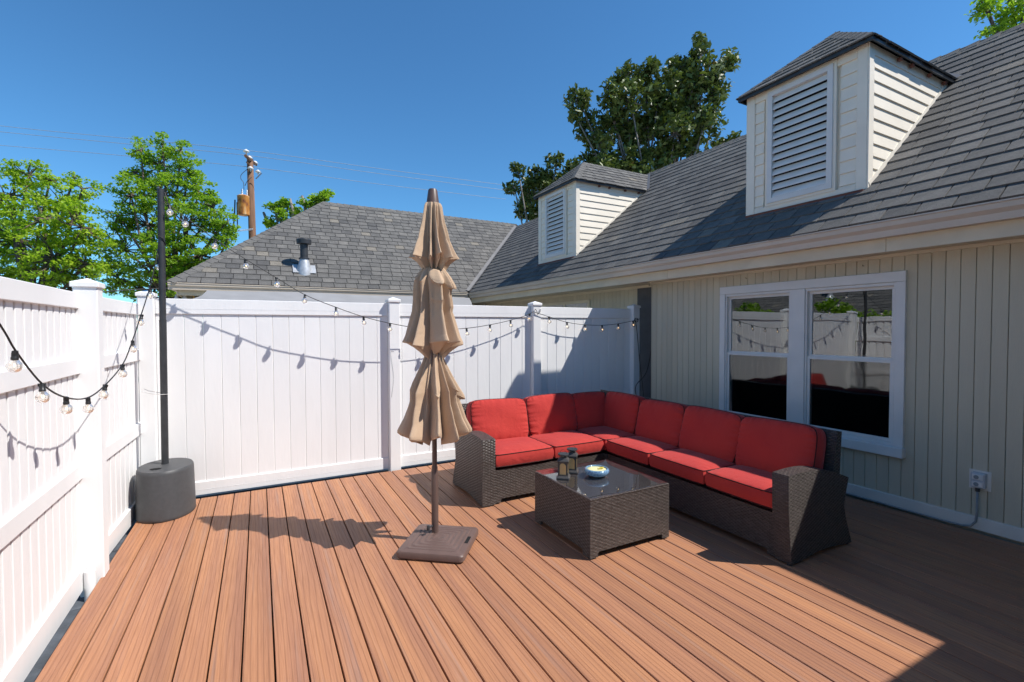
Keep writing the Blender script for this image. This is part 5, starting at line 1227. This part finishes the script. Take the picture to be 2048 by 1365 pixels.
tree('magnolia_tree', 'smaller magnolia crown left of the far dormer behind the roof', 21.0,
     [(1036, 338, 15), (1072, 352, 22), (1028, 372, 16), (1060, 385, 30), (1112, 330, 20), (1140, 335, 18), (1096, 365, 26), (1050, 415, 24), (1085, 410, 26), (1120, 375, 24), (1150, 360, 24), (1068, 432, 18)],
     1090, M['magnolia'], M['bark_grey'], 0.28, 28, 0.135, 11.5, 0.85, 14, elong=1.8, flowers=1, thick=0.13, bias_up=0.2, shell=0.25)
tree('shade_tree', 'leafy green tree top at the upper right above the roof', 15.0,
     [(1978, 22, 20), (1968, 10, 14), (2008, 42, 24), (2040, 15, 32), (2010, -20, 32), (2060, 45, 26), (2080, -30, 45), (2120, 30, 50), (1995, 62, 14), (2030, 72, 14)],
     2100, M['maple2'], M['bark'], 0.30, 60, 0.10, 9.0, 0.5, 17)

# ================================================================== NEIGHBOUR beyond the picket fence (mirrored in the window)
nb = empty('neighbour_house', (-9.5, 9, -0.3), 'neighbouring low house with grey shingled roof mirrored in the window glass', 'house')
b = MB(); b.box((-14.0, 2.0, -0.29), (-5.6, 17.0, 1.95)); b.build('wall', M['siding'], nb)
NS = 0.60; NE = Vector((-5.1, 0, 1.95)); Vn = Vector((-1, 0, NS)).normalized(); L_ = 4.7*math.hypot(1, NS)
b = MB(); b.prism([(-5.1, 1.5, 1.93), (-9.8, 1.5, 1.93+4.7*NS), (-14.5, 1.5, 1.93)], (0, 16, 0)); b.build('roof', M['underlay'], nb)
sf = MB()
for sh in shingles(NE, (0, 1, 0), Vn, 1.5, 17.5, L_, [((1, 0), 17.5), ((-1, 0), -1.5), ((0, 1), L_)], seed=44): shingle_geo(sf, sh, ORIG[nb.name])
o = link('shingle_field', sf.mesh('neighbour_shingles', M['shingle'], (0, 0, 0), tint=True), nb, ORIG[nb.name]); o['kind'] = 'stuff'
b = MB(); b.lathe((-6.2, 8.9, 2.35), [(0.16, 0.0), (0.12, 0.35), (0.08, 0.4), (0.08, 1.0), (0.15, 1.02), (0.15, 1.12), (0.0, 1.15)], 20); b.build('roof_vent', M['galv'], nb, smooth='auto')
def shrub(name, label, base, blobs, mat, seed):
    base = Vector(base); root = empty(name, base, label, 'tree', 'trees around the house'); rnd = random.Random(seed); cents = []; wood = MB()
    wood.tube([base, base+Vector((0.05, 0, 1.2))], [0.09, 0.07], 8)
    for (x, y, z, rr) in blobs:
        c = base+Vector((x, y, z)); wood.tube([base+Vector((0.05, 0, 1.2)), c], [0.05, 0.02], 5)
        for _ in range(int(46*rr*rr)+10):
            d = Vector((rnd.gauss(0, 1), rnd.gauss(0, 1), rnd.gauss(0, 1))).normalized(); cents.append(tuple(c+d*rr*rnd.random()**0.4))
    wood.build('trunk', M['bark'], root, smooth=True); cm = leaves_mesh('crown', cents, 40, 0.22, 0.09, mat, 0.7, seed); cm.transform(Matrix.Translation(-base)); link('crown', cm, root, base)
shrub('small_tree', 'rounded green tree beyond the picket fence mirrored in the upper window panes', (-4.2, 7.2, -0.3), [(0, 0, 2.1, 0.55), (0.1, 0.5, 2.45, 0.42), (-0.3, -0.3, 1.9, 0.5)], M['maple2'], 61)
shrub('small_tree', 'second green tree mirrored in the left upper window pane', (-5.0, 10.6, -0.3), [(0, 0, 2.2, 0.5), (-0.2, 0.5, 2.5, 0.4), (0.1, -0.4, 2.0, 0.45)], M['maple2'], 62)
